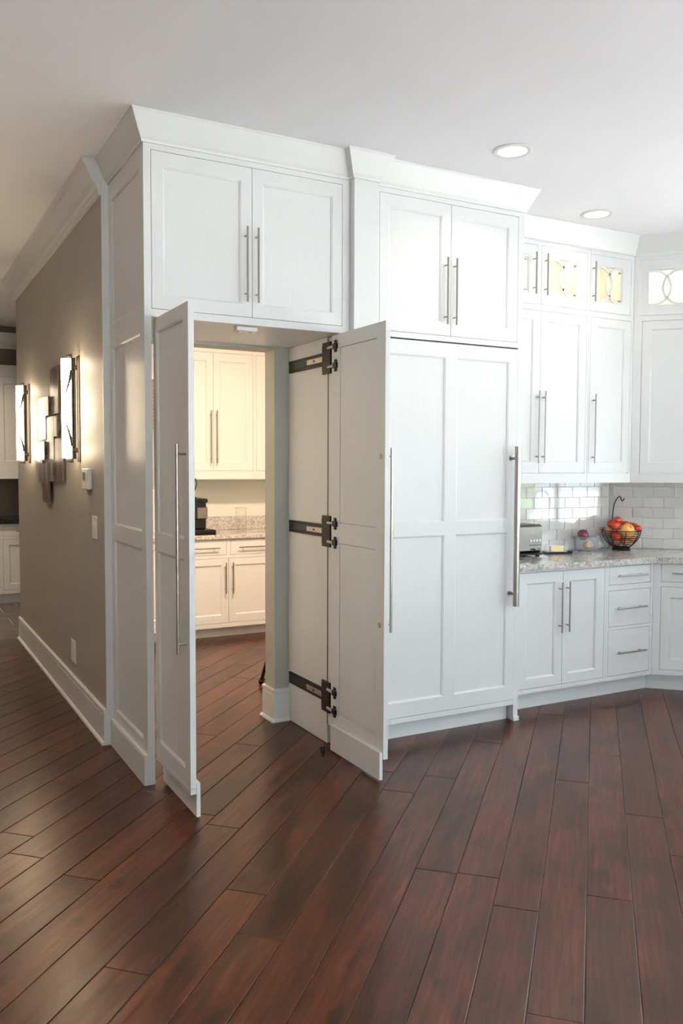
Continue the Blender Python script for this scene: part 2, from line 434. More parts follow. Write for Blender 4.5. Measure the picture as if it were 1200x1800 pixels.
# ---- floor boards -------------------------------------------------------------
floor = struct(MB().prism([(XL-0.15, YF-0.15), (XR+0.15, YF-0.15), (XR+0.15, HALL_Y1), (0.90, HALL_Y1), (0.90, YK+0.15), (XL-0.15, YK+0.15)], -0.10, -0.016).build('floor', SUBF), 'dark wood board floor', 'floor')
PW, V0, PT = 0.1675, 1.498, 0.014
def proj(x, y, z):
    d = Vector((x-CAM_XY[0], y-CAM_XY[1], z-CAM_H)); zc = d.dot(fw)
    if zc < 0.1: return None
    return 600+F_PX*d.dot(rt)/zc, 900-F_PX*d.dot(up)/zc, zc
def clip(poly, inside, cut):
    out = []
    for i in range(len(poly)):
        a, b = poly[i-1], poly[i]
        ia, ib = inside(a), inside(b)
        if ia != ib: out.append(cut(a, b))
        if ib: out.append(b)
    return out
def clip_rect(poly, x0, x1, y0, y1):
    def cx(v): return lambda a, b: (v, a[1]+(b[1]-a[1])*(v-a[0])/(b[0]-a[0]))
    def cy(v): return lambda a, b: (a[0]+(b[0]-a[0])*(v-a[1])/(b[1]-a[1]), v)
    for ins, cut in ((lambda p: p[0] >= x0, cx(x0)), (lambda p: p[0] <= x1, cx(x1)), (lambda p: p[1] >= y0, cy(y0)), (lambda p: p[1] <= y1, cy(y1))):
        if not poly: return poly
        poly = clip(poly, ins, cut)
    return poly
def board_geo(m, L, w, off=None):
    g, c, z = 0.0009, 0.0028, 0.0016
    rows = []
    for (e, zz) in ((g, -PT), (g, -z), (g+c, 0.0)):
        rows.append([m.bm.verts.new((off(x, y, zz) if off else (x, y, zz))) for x, y in ((e, e), (L-e, e), (L-e, w-e), (e, w-e))])
    for A, B_ in zip(rows[:-1], rows[1:]):
        for k in range(4): m.bm.faces.new((A[k], A[(k+1) % 4], B_[(k+1) % 4], B_[k]))
    m.bm.faces.new(rows[-1]); m.bm.faces.new(rows[0][::-1])
JOINT = {2: -0.69, 4: -0.51, 5: 0.34, 3: -1.30, 1: -0.475, -4: -0.87, -3: -1.147, -11: -0.69, -7: -0.247}
LENS_ = [1.70, 2.00, 2.30, 2.60, 2.90]
bmesh_cache = {}
boards = []
rb = random.Random(11)
u2xy = lambda u, v: ((u+v)*S2, (u-v)*S2)
for k in range(-34, 40):
    v0 = V0 + PW*k
    start = JOINT.get(k, rb.uniform(-1, 1))
    segs = []
    u = start
    while u < 8.5:
        L = rb.choice(LENS_); segs.append((u, L)); u += L
    u = start
    while u > -9.5:
        L = rb.choice(LENS_); u -= L; segs.append((u, L))
    for u, L in segs:
        poly = [u2xy(u, v0), u2xy(u, v0+PW), u2xy(u+L, v0+PW), u2xy(u+L, v0)]
        q = clip_rect(poly, XL, XR, YF, HALL_Y1+0.02)
        if len(q) < 3: continue
        area = abs(sum(q[i-1][0]*q[i][1]-q[i][0]*q[i-1][1] for i in range(len(q))))/2
        if area < 0.002: continue
        whole = abs(area - L*PW) < 1e-4
        seen, dist = False, 1e9
        for i in range(7):
            for t in (0.1, 0.5, 0.9):
                x, y = u2xy(u+L*(i+0.5)/7, v0+PW*t)
                r = proj(x, y, 0)
                if r and -15 < r[0] < 1215 and r[1] < 1815 and (y < 0.22 or x < 0 or (y < 3.5 and 0.2 < x < 2.3 and r[0] < 600)):
                    seen = True; dist = min(dist, r[2])
        boards.append((not seen, dist, u, v0, L, whole, q))
boards.sort(key=lambda b: (b[0], b[1]))
rest = MB()
for n, (hid, dist, u, v0, L, whole, q) in enumerate(boards):
    if not hid and n < 300:
        if whole:
            if L not in bmesh_cache:
                m = MB(); board_geo(m, L, PW); bmesh_cache[L] = m.mesh('board', WOOD)
            x, y = u2xy(u, v0)
            # local x along the board, local y across it (to the left)
            x, y = u2xy(u, v0+PW)
            put('board', bmesh_cache[L], floor, (x, y, 0), (0, 0, PI/4))
        else:
            x0, y0 = u2xy(u, v0+PW)
            pl = [(((x-x0)+(y-y0))*S2, (-(x-x0)+(y-y0))*S2) for x, y in q]
            ar = sum(pl[i-1][0]*pl[i][1]-pl[i][0]*pl[i-1][1] for i in range(len(pl)))
            if ar < 0: pl = pl[::-1]
            MB().prism(pl, -PT, 0).build('board', WOOD, floor, (x0, y0, 0), (0, 0, PI/4))
    else:
        x0, y0 = u2xy(u, v0+PW)
        pl = [(((x)+(y))*S2, (-(x)+(y))*S2) for x, y in q]
        ar = sum(pl[i-1][0]*pl[i][1]-pl[i][0]*pl[i-1][1] for i in range(len(pl)))
        if ar < 0: pl = pl[::-1]
        rest.prism(pl, -PT, 0)
o = rest.build('distant_boards', WOOD, floor, rot=(0, 0, PI/4)); o['kind'] = 'stuff'

# ---- kitchenette stone floor ------------------------------------------------------
kfloor = struct(MB().box(XL, 0.78, HALL_Y1+0.02, YK, -0.015, -0.006).build('floor_kitchenette', GROUT), 'slate tile floor', 'floor')
tme = MB().box(0, 0.394, 0, 0.394, -0.006, 0.0, 0.002).mesh('tile', STONE)
yy = HALL_Y1+0.025; r = 0
while yy < YK-0.1:
    for i in range(-5, 6):
        xx = i*0.40 + (0.2 if r % 2 else 0)
        if XL < xx < 0.39: put('tile', tme, kfloor, (xx, yy, 0))
    yy += 0.40; r += 1

# ---- ceiling and walls --------------------------------------------------------------
struct(MB().prism([(XL-0.15, YF-0.15), (XR+0.15, YF-0.15), (XR+0.15, HALL_Y1), (0.90, HALL_Y1), (0.90, YK+0.15), (XL-0.15, YK+0.15)], CEIL, CEIL+0.12).build('ceiling', CEILM), 'flat white painted ceiling', 'ceiling')
# hall wall with its painted end
struct(MB().box(HALL_X, 0.10, HALL_Y0, HALL_Y1, 0, CEIL).build('wall_left', GREIGE), 'greige hall wall with two sconces', 'wall')
struct(MB().box(HALL_X, 0.0, HALL_Y0-0.006, HALL_Y0, 0, CEIL).build('trim_1', TRIMW), 'white corner strip on the hall wall end', 'trim')
# wall behind tall cabinets with the pantry opening
struct(MB().plate(0.10, 2.44, 0, CEIL, YJ0, YJ1, [(0.14, 1.02, 0, 2.374)]).build('wall_back', JAMBW), 'pale wall with the cased pantry opening', 'wall')
# kitchen back wall + diagonal wall + right wall
wall_kitchen = struct(MB().box(2.44, CX+0.05, YBS+0.008, YBS+0.10, 0, CEIL).build('wall_kitchen', GROUT), 'kitchen wall with greige subway tile', 'wall')
DL = (XR-CX)/S2
wall_diag = struct(MB().box(-0.03, DL+0.03, 0.008, 0.10, 0, CEIL).build('wall_diagonal', GROUT, None, (CX, CY, 0), (0, 0, -PI/4)), 'diagonal kitchen wall with greige subway tile', 'wall')
# right wall: plate built in XZ and turned so its face looks to -X
def right_wall():
    y1 = CY-(XR-CX)
    holes = [(-b, -a, c, d) for a, b, c, d in WIN_R]
    o = MB().plate(-y1-0.05, -YF+0.1, 0, CEIL, 0, 0.16, holes).build('wall_right', PALEW, None, (XR, 0, 0), (0, 0, -PI/2))
    return struct(o, 'right wall with the sink windows', 'wall')
right_wall()
struct(MB().plate(-XR-0.1, -XL+0.1, 0, CEIL, 0, 0.16, [(-b, -a, c, d) for a, b, c, d in WIN_F]).build('wall_front', PALEW, None, (0, YF, 0), (0, 0, PI)), 'window wall facing the kitchen', 'wall')
struct(MB().box(XL-0.12, XL, YF, YK, 0, CEIL).build('wall_hall', GREIGE), 'greige wall along the hall', 'wall')
struct(MB().box(XL, 0.90, YK, YK+0.12, 0, CEIL).build('wall_kitchenette', DARKW), 'dark taupe kitchenette wall', 'wall')
struct(MB().box(0.78, 0.90, HALL_Y1, YK, 0, CEIL).build('wall_kitchenette_right', DARKW), 'side wall of the kitchenette', 'wall')
struct(MB().plate(0.10, 3.40, 0, CEIL, YP, YP+0.15, [(0.93, 1.24, 1.42, 2.50)]).build('wall_pantry', PANTW), 'pantry back wall with a window', 'wall')
struct(MB().box(3.28, 3.40, YJ1, YP, 0, CEIL).build('wall_pantry_right', PANTW), 'pantry side wall', 'wall')
struct(MB().box(0.101, 0.105, YJ1, YP, 0, CEIL).build('wall_pantry_left', PANTW), 'pantry side wall by the hall', 'wall')

# windows: frame, sash bars, panes ------------------------------------------------------
wn = [0]
def window(loc, rz, x0, x1, z0, z1, ncol, nrow, label):
    wn[0] += 1
    f = MB().plate(x0-0.09, x1+0.09, z0-0.09 if z0 > 0.3 else 0, z1+0.09, -0.018, 0.0, [(x0, x1, z0, z1)]).build('window_%d' % wn[0], TRIMW, None, loc, (0, 0, rz))
    struct(f, label, 'window')
    cw, rh = (x1-x0)/ncol, (z1-z0)/nrow
    holes = [(x0+i*cw+0.03, x0+(i+1)*cw-0.03, z0+j*rh+0.03, z0+(j+1)*rh-0.03) for i in range(ncol) for j in range(nrow)]
    sash = MB().plate(x0, x1, z0, z1, 0.06, 0.10, holes).build('window_frame', TRIMW, f)
    for h in holes:
        MB().box(h[0]-0.005, h[1]+0.005, 0.078, 0.082, h[2]-0.005, h[3]+0.005).build('pane', WGLASS, f)
    return f
for (a, b, c, d), nc, lb in zip(WIN_R, (2, 2, 3), ('white sink window beside the diagonal cabinets', 'white window over the right counter', 'wide glass patio door in the right wall')):
    window((XR, 0, 0), -PI/2, -b, -a, c, d, nc, 1, lb)
for (a, b, c, d), nc, lb in zip(WIN_F, (2, 3), ('double window facing the cabinets', 'triple window facing the cabinets')):
    window((0, YF, 0), PI, -b, -a, c, d, nc, 1, lb)
pw = window((0, YP, 0), 0, 0.93, 1.24, 1.42, 2.50, 1, 1, 'pantry window with a half-raised wooden blind')
for i in range(13):
    MB().box(0.935, 1.235, 0.012, 0.044, 2.02+i*0.038, 2.026+i*0.038).build('blind_slat', SLATM, pw, rot=(0, 0, 0))
PAVE = simple('pale_bounce_stone', (0.55, 0.545, 0.54), 0.8, var=0.08, scale=2)
tag(MB().box(-40, 50, -50, 40, -0.25, -0.2).build('bounce_patio', PAVE), 'pale stone patio added outside the windows to bounce daylight in', 'patio', kind='stuff')  # unseen patio, added pale so it bounces neutral daylight to the ceiling
def hedge(name, label, x0, x1, y0, y1, h):
    m = MB(); rr = random.Random(5)
    m.box(x0, x1, y0, y1, -0.15, h)
    bmesh.ops.subdivide_edges(m.bm, edges=m.bm.edges[:], cuts=9, use_grid_fill=True)
    for v in m.bm.verts: v.co += Vector((rr.uniform(-.15, .15), rr.uniform(-.15, .15), rr.uniform(-.04, .2)))
    tag(m.build(name, GREEN), label, 'hedge')
hedge('garden_hedge', 'clipped green hedge outside the sink windows', 9.0, 10.2, -11, -7.2, 1.7)
hedge('garden_hedge', 'green hedge outside the pantry window, made tall to block the sun', 1.06, 4.0, 5.2, 6.0, 4.8)  # grown tall and set close so that no sun enters the pantry

# ---- subway tile ---------------------------------------------------------------------
TL, TH = 0.1565, 0.0830
tile_me = {}
def tiles(par, length, n_rows, z0, phase, start=0.0):
    for r in range(n_rows):
        s = start - (phase + (TL/2 if r % 2 else 0)) % TL
        while s < length-1e-6:
            a, b = max(s, start), min(s+TL, length)
            if b-a > 0.012:
                w = round(b-a-0.003, 4); zt = min(z0+(r+1)*TH, 1.526)
                h = round(zt-(z0+r*TH)-0.003, 4)
                if (w, h) not in tile_me:
                    tile_me[w, h] = MB().box(0, w, -0.0, 0.008, 0, h, 0.0012).mesh('tile', TILE)
                put('tile', tile_me[w, h], par, (a+0.0015, -0.0005 if par is wall_diag else YBS-0.0005, z0+r*TH+0.0015))
            s += TL
tiles(wall_diag, 1.45, 7, 0.992, 0.058, 0.004)
tiles(wall_kitchen, CX-0.004, 7, 0.992, 0.03, 2.80)

# ---- crown, baseboards ---------------------------------------------------------------
UPX = 3.875                               # corner of the upper cabinets
crown_prof = [(0.0, 3.238), (0.010, 3.238), (0.012, 3.249), (0.020, 3.262), (0.068, 3.366), (0.072, 3.372), (0.072, CEIL), (0.0, CEIL)]
struct(MB().sweep([(0, HALL_Y0-0.006), (0, 0), (1.170, 0), (1.170, -0.05), (1.325, -0.05), (1.325, 0), (2.425, 0), (2.425, YU), (UPX, YU), (UPX+0.86, YU-0.86)], crown_prof).build('trim_2', TRIMW), 'white flat crown above the cabinets', 'trim')
hc = [(0.0, 3.178), (0.016, 3.178), (0.016, 3.205), (0.024, 3.215), (0.030, 3.235), (0.050, 3.262), (0.084, 3.335), (0.098, 3.345), (0.104, CEIL), (0.0, CEIL)]
struct(MB().sweep([(0.10, HALL_Y1), (HALL_X, HALL_Y1), (HALL_X, HALL_Y0)], hc).build('trim_3', TRIMW), 'white moulded crown along the hall wall', 'trim')
bb = [(0.0, 0.0), (0.030, 0.0), (0.030, 0.008), (0.024, 0.018), (0.016, 0.022), (0.016, 0.172), (0.013, 0.178), (0.013, 0.184), (0.018, 0.188), (0.018, 0.206), (0.012, 0.212), (0.0, 0.212)]
struct(MB().sweep([(0.10, HALL_Y1), (HALL_X, HALL_Y1), (HALL_X, HALL_Y0-0.006)], bb).build('baseboard_left', TRIMW), 'tall white baseboard along the hall wall', 'baseboard')
struct(MB().sweep([(1.135, YJ0), (1.02, YJ0), (1.02, YJ1), (3.28, YJ1)][::-1], [(-o if False else o, z) for o, z in bb]).build('baseboard_back', TRIMW), 'white baseboard around the pantry jamb', 'baseboard')
struct(MB().sweep([(XL, YK), (XL, YF)], [(-o, z) for o, z in bb]).build('baseboard_hall', TRIMW), 'white baseboard of the hall side wall', 'baseboard')

# ================================================================== TALL PANTRY CABINET
pc = thing('pantry_cabinet', 'tall white cabinet with two open pocket doors revealing the pantry', 'cabinet')
# face frame: opening below, two doors above
MB().plate(0.0, 1.168, 0.0, 3.25, 0.0, 0.022, [(0.036, 1.124, 0.0, 2.388), (0.0375, 1.1235, 2.4265, 3.2095)]).build('face_frame', WHITE, pc)
P = [(0.0975, 0.519, 2.493, 3.138), (0.640, 1.063, 2.493, 3.138)]
d1 = door(pc, 'cabinet_door', 0.040, 0.5785, 2.429, 3.207, 0.0, [P[0]])
bar_handle(d1, (0.541, 0, 2.698), 0.39)
d2 = door(pc, 'cabinet_door', 0.5815, 1.121, 2.429, 3.207, 0.0, [P[1]])
bar_handle(d2, (0.603, 0, 2.698), 0.39)
MB().box(0.0235, 1.14, 0.0235, 0.70, 2.389, 3.25).build('upper_carcass', WHITE, pc)
# side panel towards the hall (looks to -X)
MB().plate(-0.734, -0.022, 0.0, 3.25, 0.0, 0.022, [(-0.675, -0.085, 0.215, 1.214), (-0.675, -0.085, 1.300, 2.312), (-0.675, -0.085, 2.445, 3.138)], BEAD).build('side_panel', WHITE, pc, rot=(0, 0, -PI/2))
for a, b in ((0.215, 1.214), (1.300, 2.312), (2.445, 3.138)):
    MB().box(-0.6645, -0.0955, 0.010, 0.020, a+0.0105, b-0.0105).build('panel', WHITE, pc, rot=(0, 0, -PI/2))
MB().sweep([(0, 0.733), (0, 0.0)], [(0.0, 0.0), (0.019, 0.0), (0.019, 0.142), (0.015, 0.155), (0.0, 0.155)]).build('base_board', WHITE, pc)
MB().box(-0.0008, 0.038, -0.0035, 0.0, 0.0, 0.028, 0.001).build('foot_block', WHITE, pc)
# inner linings of the opening
MB().box(1.116, 1.14, 0.160, 0.6985, 0.004, 2.387).build('inner_panel', WHITE, pc)
MB().box(0.0225, 0.034, 0.023, 0.6985, 0.004, 2.387).build('inner_panel', WHITE, pc)
MB().box(1.1158, 1.1235, 0.060, 0.150, 0.118, 2.380, 0.001).build('hinge_strip', WHITE, pc)
MB().box(1.1150, 1.1235, 0.1503, 0.1597, 0.118, 2.380).build('slot_shade_strip', BLACKM, pc)  # black strip put in to stand for the shade inside the gap
MB().box(0.0365, 0.045, 0.060, 0.150, 0.118, 2.380, 0.001).build('hinge_strip', WHITE, pc)
def pocket_slide(x, sgn, z):
    s = MB().box(min(x, x-sgn*0.012), max(x, x-sgn*0.012), 0.195, 0.672, z-0.037, z+0.037, 0.002).build('pocket_slide', BLACKM, pc)
    q = x - sgn*0.012
    MB().box(min(q, q-sgn*0.004), max(q, q-sgn*0.004), 0.195, 0.66, z-0.020, z+0.020, 0.001).build('slide_rail', SLIDEM, s)
    q2 = q - sgn*0.004
    b = MB().box(min(q2, q2-sgn*0.003), max(q2, q2-sgn*0.003), 0.195, 0.40, z-0.015, z+0.015, 0.001).build('slide_clip', ZINC, s)
    MB().box(min(q2-sgn*0.003, q2-sgn*0.004), max(q2-sgn*0.003, q2-sgn*0.004), 0.29, 0.315, z-0.006, z+0.006).build('slide_latch', BLACK, s)
    MB().box(min(x, x-sgn*0.006), max(x, x-sgn*0.006), 0.673, 0.697, z-0.038, z+0.038, 0.001).build('spacer_block', WHITE, pc)
    xp = x - sgn*0.010
    p = MB().box(min(xp, xp-sgn*0.012), max(xp, xp-sgn*0.012), 0.088, 0.194, z-0.090, z+0.090, 0.002).build('carrier_plate', BLACKM, pc)
    for dz in (-0.080, 0.080):
        MB().cyl((xp-sgn*0.012, 0.186, z+dz), (xp-sgn*0.0135, 0.186, z+dz), 0.005, 8).build('screw', ZINC, p)
for z in (2.263, 1.264, 0.290):
    pocket_slide(1.116, 1, z)
    pocket_slide(0.034, -1, z)

def pocket_door(kind):
    """door standing open at a right angle to the cabinet; both are modelled in world coordinates"""
    if kind == 'left':
        X0, X1, sg = 0.053, 0.080, 1
    else:
        X0, X1, sg = 1.113, 1.086, -1                     # X0 = show face, X1 = back face
    y0, y1 = (-0.525, 0.028) if kind == 'left' else (-0.532, 0.054)
    # frame is modelled as a plate in local XZ with the face towards local -Y
    rz = -PI/2 if kind == 'left' else PI/2
    loc = (X0, 0, 0)
    def lx(y): return -y if kind == 'left' else y
    a, b = sorted((lx(y0), lx(y1)))
    ph = sorted((lx(y0+0.078), lx(y1-0.05 if kind == 'left' else y1-0.085)))
    zs = ((0.222, 1.208), (1.298, 2.314)) if kind == 'left' else ((0.222, 1.220), (1.310, 2.314))
    holes = [(ph[0], ph[1], z0, z1) for z0, z1 in zs]
    d = MB().plate(a, b, 0.1480 if kind == 'left' else 0.120, 2.378, 0.0, 0.027, holes, BEAD).build('pocket_door', WHITE, pc, loc, (0, 0, rz))
    for h in holes:
        MB().box(h[0]+0.0105, h[1]-0.0105, 0.010, 0.016, h[2]+0.0105, h[3]-0.0105).box(h[0]+0.0148, h[1]-0.0148, 0.0155, 0.0232, h[2]+0.0148, h[3]-0.0148).build('door_panel', WHITE, d)
    e = 0.006
    MB().box(a+e if kind == 'right' else a+0.030, b-0.030 if kind == 'right' else b+0.003, 0.0272, 0.046, 0.012, 0.172 if kind == 'left' else 0.158, 0.001).build('kick_board', WHITE, d)
    if kind == 'left':
        MB().box(a, b, 0.0, 0.027, 0.120, 0.1455, 0.0005).build('bottom_rail', WHITE, d)
    hy = lx(y0+0.045)
    bar_handle(d, (hy, 0.0, 1.255), 0.965, r=0.0075, stand=0.042, inset=0.045)
    for zz in (1.255+0.4375, 1.255-0.4375):
        MB().lathe([(0.0, 0.004), (0.010, 0.005), (0.0145, 0.002), (0.0145, 0.0)], 14).build('bolt_cap', ZINC, d, (hy, 0.027, zz), (-PI/2, 0, 0), True)
    # cup hinges on the back face
    for zc in (2.263, 1.264, 0.292):
        for dz in (0.052, -0.056):
            yh = lx(0.006)
            z = zc+dz
            h = MB()
            h.box(yh-0.016, yh+0.010, 0.027, 0.035, z-0.034, z+0.034, 0.003)
            h.box(yh-0.026, yh+0.020, 0.027, 0.040, z-0.016, z+0.016, 0.003)
            h.build('hinge', BLACKM, d)
            s1 = 1 if kind == 'right' else -1
            MB().cyl((yh+s1*0.012, 0.036, z), (yh+s1*0.092, 0.0265, z), 0.009, 10).build('hinge_arm', ZINC, d, smooth=True)
    return d
pocket_door('left')
pocket_door('right')
# little lamp under the soffit
sl = thing('soffit_light', 'small white box light under the opening head', 'light', (0.572, 0.075, 2.3875))
MB().box(-0.06, 0.06, -0.028, 0.028, -0.024, 0.0, 0.003).build('housing', PLASTW, sl)
MB().box(-0.045, -0.030, -0.022, 0.022, -0.028, -0.0242).build('clip', PLASTW, sl)
MB().box(0.030, 0.045, -0.022, 0.022, -0.028, -0.0242).build('clip', PLASTW, sl)
ds = thing('door_stop', 'small black door stop on the floor below the right pocket door', 'door stop', (1.028, 0.045, 0))
MB().lathe([(0.0, 0.0), (0.013, 0.0), (0.013, 0.026), (0.010, 0.030), (0.0, 0.030)], 14).build('rubber', BLACK, ds, smooth=True)
MB().lathe([(0.0, 0.0), (0.004, 0.0), (0.004, 0.003), (0.0, 0.003)], 10).build('screw', ZINC, ds, (0, 0, 0.030))

# pilaster
pil = thing('pilaster', 'narrow white pilaster between the pantry cabinet and refrigerator', 'pilaster', (1.1705, -0.05, 0))
MB().box(0, 0.1545, 0, 0.30, 0, 3.239, 0.0015).build('shaft', WHITE, pil)
MB().box(-0.000, 0.1545, -0.004, 0.0, 0, 0.03, 0.001).build('foot_block', WHITE, pil)

# ================================================================== REFRIGERATOR BAY
fu = thing('refrigerator_surround', 'white upper cabinet and end panel framing the built-in refrigerator', 'cabinet')
MB().plate(1.3265, 2.425, 0.0, 3.25, 0.0, 0.022, [(1.362, 2.3885, 0.0, 2.394), (1.3635, 2.3805, 2.4265, 3.2095)]).build('face_frame', WHITE, fu)
d1 = door(fu, 'cabinet_door', 1.366, 1.8635, 2.429, 3.207, 0.0, [(1.4245, 1.799, 2.503, 3.138)])
bar_handle(d1, (1.8205, 0, 2.690), 0.395)
d2 = door(fu, 'cabinet_door', 1.8665, 2.378, 2.429, 3.207, 0.0, [(1.924, 2.308, 2.503, 3.138)])
bar_handle(d2, (1.886, 0, 2.690), 0.395)
MB().box(1.3265, 2.424, 0.0235, 0.70, 2.4, 3.25).build('upper_carcass', WHITE, fu)
MB().box(2.394, 2.425, 0.0225, 0.70, 0.0, 2.399).build('end_panel', WHITE, fu)
MB().box(1.3265, 1.358, 0.0225, 0.70, 0.0, 2.399).build('end_panel', WHITE, fu)
MB().box(2.3875, 2.433, -0.006, 0.0, 0.0, 0.03, 0.001).build('foot_block', WHITE, fu)

fr = thing('refrigerator', 'built-in refrigerator behind a white four-panel door', 'refrigerator', (1.366, 0, 0))
FX = 1.366
cols = ((1.432, 1.833), (1.915, 2.319)); rows = ((0.232, 1.2277), (1.304, 2.302))
holes = [(c[0]-FX, c[1]-FX, r[0], r[1]) for c in cols for r in rows]
dr = MB().plate(0.0, 2.3845-FX, 0.143, 2.384, -0.004, 0.030, holes, BEAD).build('refrigerator_door', WHITE, fr)
for h in holes:
    MB().box(h[0]+0.0105, h[1]-0.0105, 0.006, 0.026, h[2]+0.0105, h[3]-0.0105).build('door_panel', WHITE, dr)
bar_handle(dr, (2.343-FX, -0.004, 1.266), 1.01, r=0.0195, stand=0.064, inset=0.075, pr=0.010)
for zz in (1.266+0.430, 1.266-0.430):
    MB().cyl((2.343-FX, -0.004, zz), (2.343-FX, -0.011, zz), 0.017, 16).build('handle_collar', STEEL, dr, smooth=True)
MB().box(0.0, 2.3845-FX, -0.004, 0.028, 0.108, 0.140, 0.001).build('lower_rail', WHITE, fr)
MB().box(0.0, 2.3845-FX, 0.062, 0.075, 0.0, 0.107).build('toe_kick', WHITE, fr)
MB().box(0.002, 2.3845-FX-0.002, 0.036, 0.68, 0.11, 2.384).build('cabinet_body', SLIDEM, fr)

# ================================================================== KITCHEN RUN
def toe(par, x0, x1, y=0.075): MB().box(x0, x1, y, y+0.015, 0.0, 0.1205).build('toe_kick', WHITE, par)
def drawer(par, x0, x1, z0, z1, hx0, hx1, hz, y=0.0):
    d = MB().box(x0, x1, y, y+0.022, z0, z1, 0.0012).build('drawer', WHITE, par)
    bar_handle(d, ((hx0+hx1)/2, y, hz), hx1-hx0, 'x')
    return d
CT = 0.992; CTB = 0.952
b1 = thing('base_cabinet', 'white base cabinet with two doors beside the refrigerator', 'cabinet', (2.43, YB, 0))
o = 2.43
MB().plate(0, 3.320-o, 0.122, CTB-0.001, 0, 0.022, [(2.5205-o, 3.3005-o, 0.1525, 0.9375)]).build('face_frame', WHITE, b1)
d = door(b1, 'cabinet_door', 2.523-o, 2.9095-o, 0.155, 0.935, 0, [(2.590-o, 2.845-o, 0.218, 0.866)])
bar_handle(d, (2.878-o, 0, 0.688), 0.345)
d = door(b1, 'cabinet_door', 2.9125-o, 3.298-o, 0.155, 0.935, 0, [(2.966-o, 3.226-o, 0.218, 0.866)])
bar_handle(d, (2.945-o, 0, 0.690), 0.345)
MB().box(0.002, 3.319-o, 0.0235, 0.66, 0.122, CTB-0.001).build('carcass', WHITE, b1)
toe(b1, 0, 3.320-o)
b2 = thing('drawer_cabinet', 'white base cabinet with three drawers at the corner', 'cabinet', (3.321, YB, 0))
o = 3.321
MB().plate(0, 3.784-o, 0.122, CTB-0.001, 0, 0.022, [(3.3415-o, 3.7605-o, 0.1525, 0.4845), (3.3415-o, 3.7605-o, 0.5055, 0.767), (3.3415-o, 3.7605-o, 0.8065, 0.9395)]).build('face_frame', WHITE, b2)
for z0, z1, hz in ((0.155, 0.482, 0.319), (0.508, 0.7645, 0.640), (0.809, 0.937, 0.872)):
    drawer(b2, 3.344-o, 3.758-o, z0, z1, 3.402-o, 3.694-o, hz)
MB().box(0.001, 3.782-o, 0.0235, 0.66, 0.122, CTB-0.001).build('carcass', WHITE, b2)
toe(b2, 0, 3.784-o+0.031)
BLEN = 0.98
b3 = thing('corner_base_cabinet', 'white diagonal corner base cabinet with a drawer over a door', 'cabinet', (3.785, YB, 0), -PI/4)
MB().plate(0.0008, BLEN, 0.122, CTB-0.001, 0, 0.022, [(0.0545, 0.4805, 0.1605, 0.7745), (0.0545, 0.4805, 0.8095, 0.9425), (0.5195, BLEN-0.0545, 0.1605, 0.7745), (0.5195, BLEN-0.0545, 0.8095, 0.9425)]).build('face_frame', WHITE, b3)
for a, b in ((0.057, 0.478), (0.522, BLEN-0.057)):
    d = door(b3, 'cabinet_door', a, b, 0.163, 0.772, 0, [(a+0.060, b-0.060, 0.238, 0.698)])
    drawer(b3, a, b, 0.812, 0.940, a+0.070, a+0.350, 0.876)
bar_handle(d, (0.522+0.03, 0, 0.58), 0.3)
MB().box(0.03, BLEN-0.02, 0.0235, 0.42, 0.122, CTB-0.001).build('carcass', WHITE, b3)
toe(b3, -0.031, BLEN+0.03)
# right-hand run below the sink windows (outside the frame)
RX0 = 3.785+BLEN*S2; RY0 = YB-BLEN*S2
b4 = thing('sink_cabinet', 'white sink base cabinet under the windows', 'cabinet', (RX0, RY0-0.002, 0), -PI/2)
MB().plate(0.001, 2.3, 0.122, CTB-0.001, 0, 0.022, [(0.05, 1.12, 0.1525, 0.9375), (1.18, 2.25, 0.1525, 0.9375)]).build('face_frame', WHITE, b4)
for i in range(4):
    a = (0.053, 0.587, 1.183, 1.717)[i]
    d = door(b4, 'cabinet_door', a, a+0.53, 0.155, 0.935, 0, [(a+0.06, a+0.47, 0.218, 0.866)])
    bar_handle(d, (a+(0.495 if i % 2 == 0 else 0.035), 0, 0.69), 0.34)
MB().box(0.03, 2.299, 0.0235, 0.60, 0.122, CTB-0.001).build('carcass', WHITE, b4)
toe(b4, 0.0, 2.3)

# countertop
fx = 3.785-0.03*math.tan(PI/8)
cpoly = [(2.43, YB-0.03), (fx, YB-0.03), (RX0-0.03, YB-0.03-(RX0-0.03-fx)), (RX0-0.03, RY0-2.33), (XR-0.001, RY0-2.33), (XR-0.001, CY-(XR-CX)-0.002), (CX-0.001, YBS-0.002), (2.43, YBS-0.002)]
m = MB().prism(cpoly, CTB, CT)
bmesh.ops.bevel(m.bm, geom=[e for e in m.bm.edges if abs(e.verts[0].co.z-e.verts[1].co.z) < 1e-6], offset=0.004, segments=2, affect='EDGES')
tag(m.build('countertop', QUARTZ), 'grey veined stone countertop on the kitchen base cabinets', 'countertop')

# faucet (seen only in the tile reflections)
fa = thing('kitchen_faucet', 'tall gooseneck faucet behind the sink', 'faucet', (4.98, -0.95, CT))
pts = [(0, 0, 0.02), (0, 0, 0.30)] + [(-0.11+0.11*math.cos(t), 0, 0.30+0.11*math.sin(t)) for t in [PI*i/10 for i in range(1, 11)]] + [(-0.22, 0, 0.22)]
MB().tube(pts, 0.013, 10).build('spout', STEEL, fa, smooth=True)
MB().lathe([(0, 0), (0.03, 0), (0.03, 0.015), (0.016, 0.03), (0, 0.03)], 16).build('base', STEEL, fa, smooth=True)

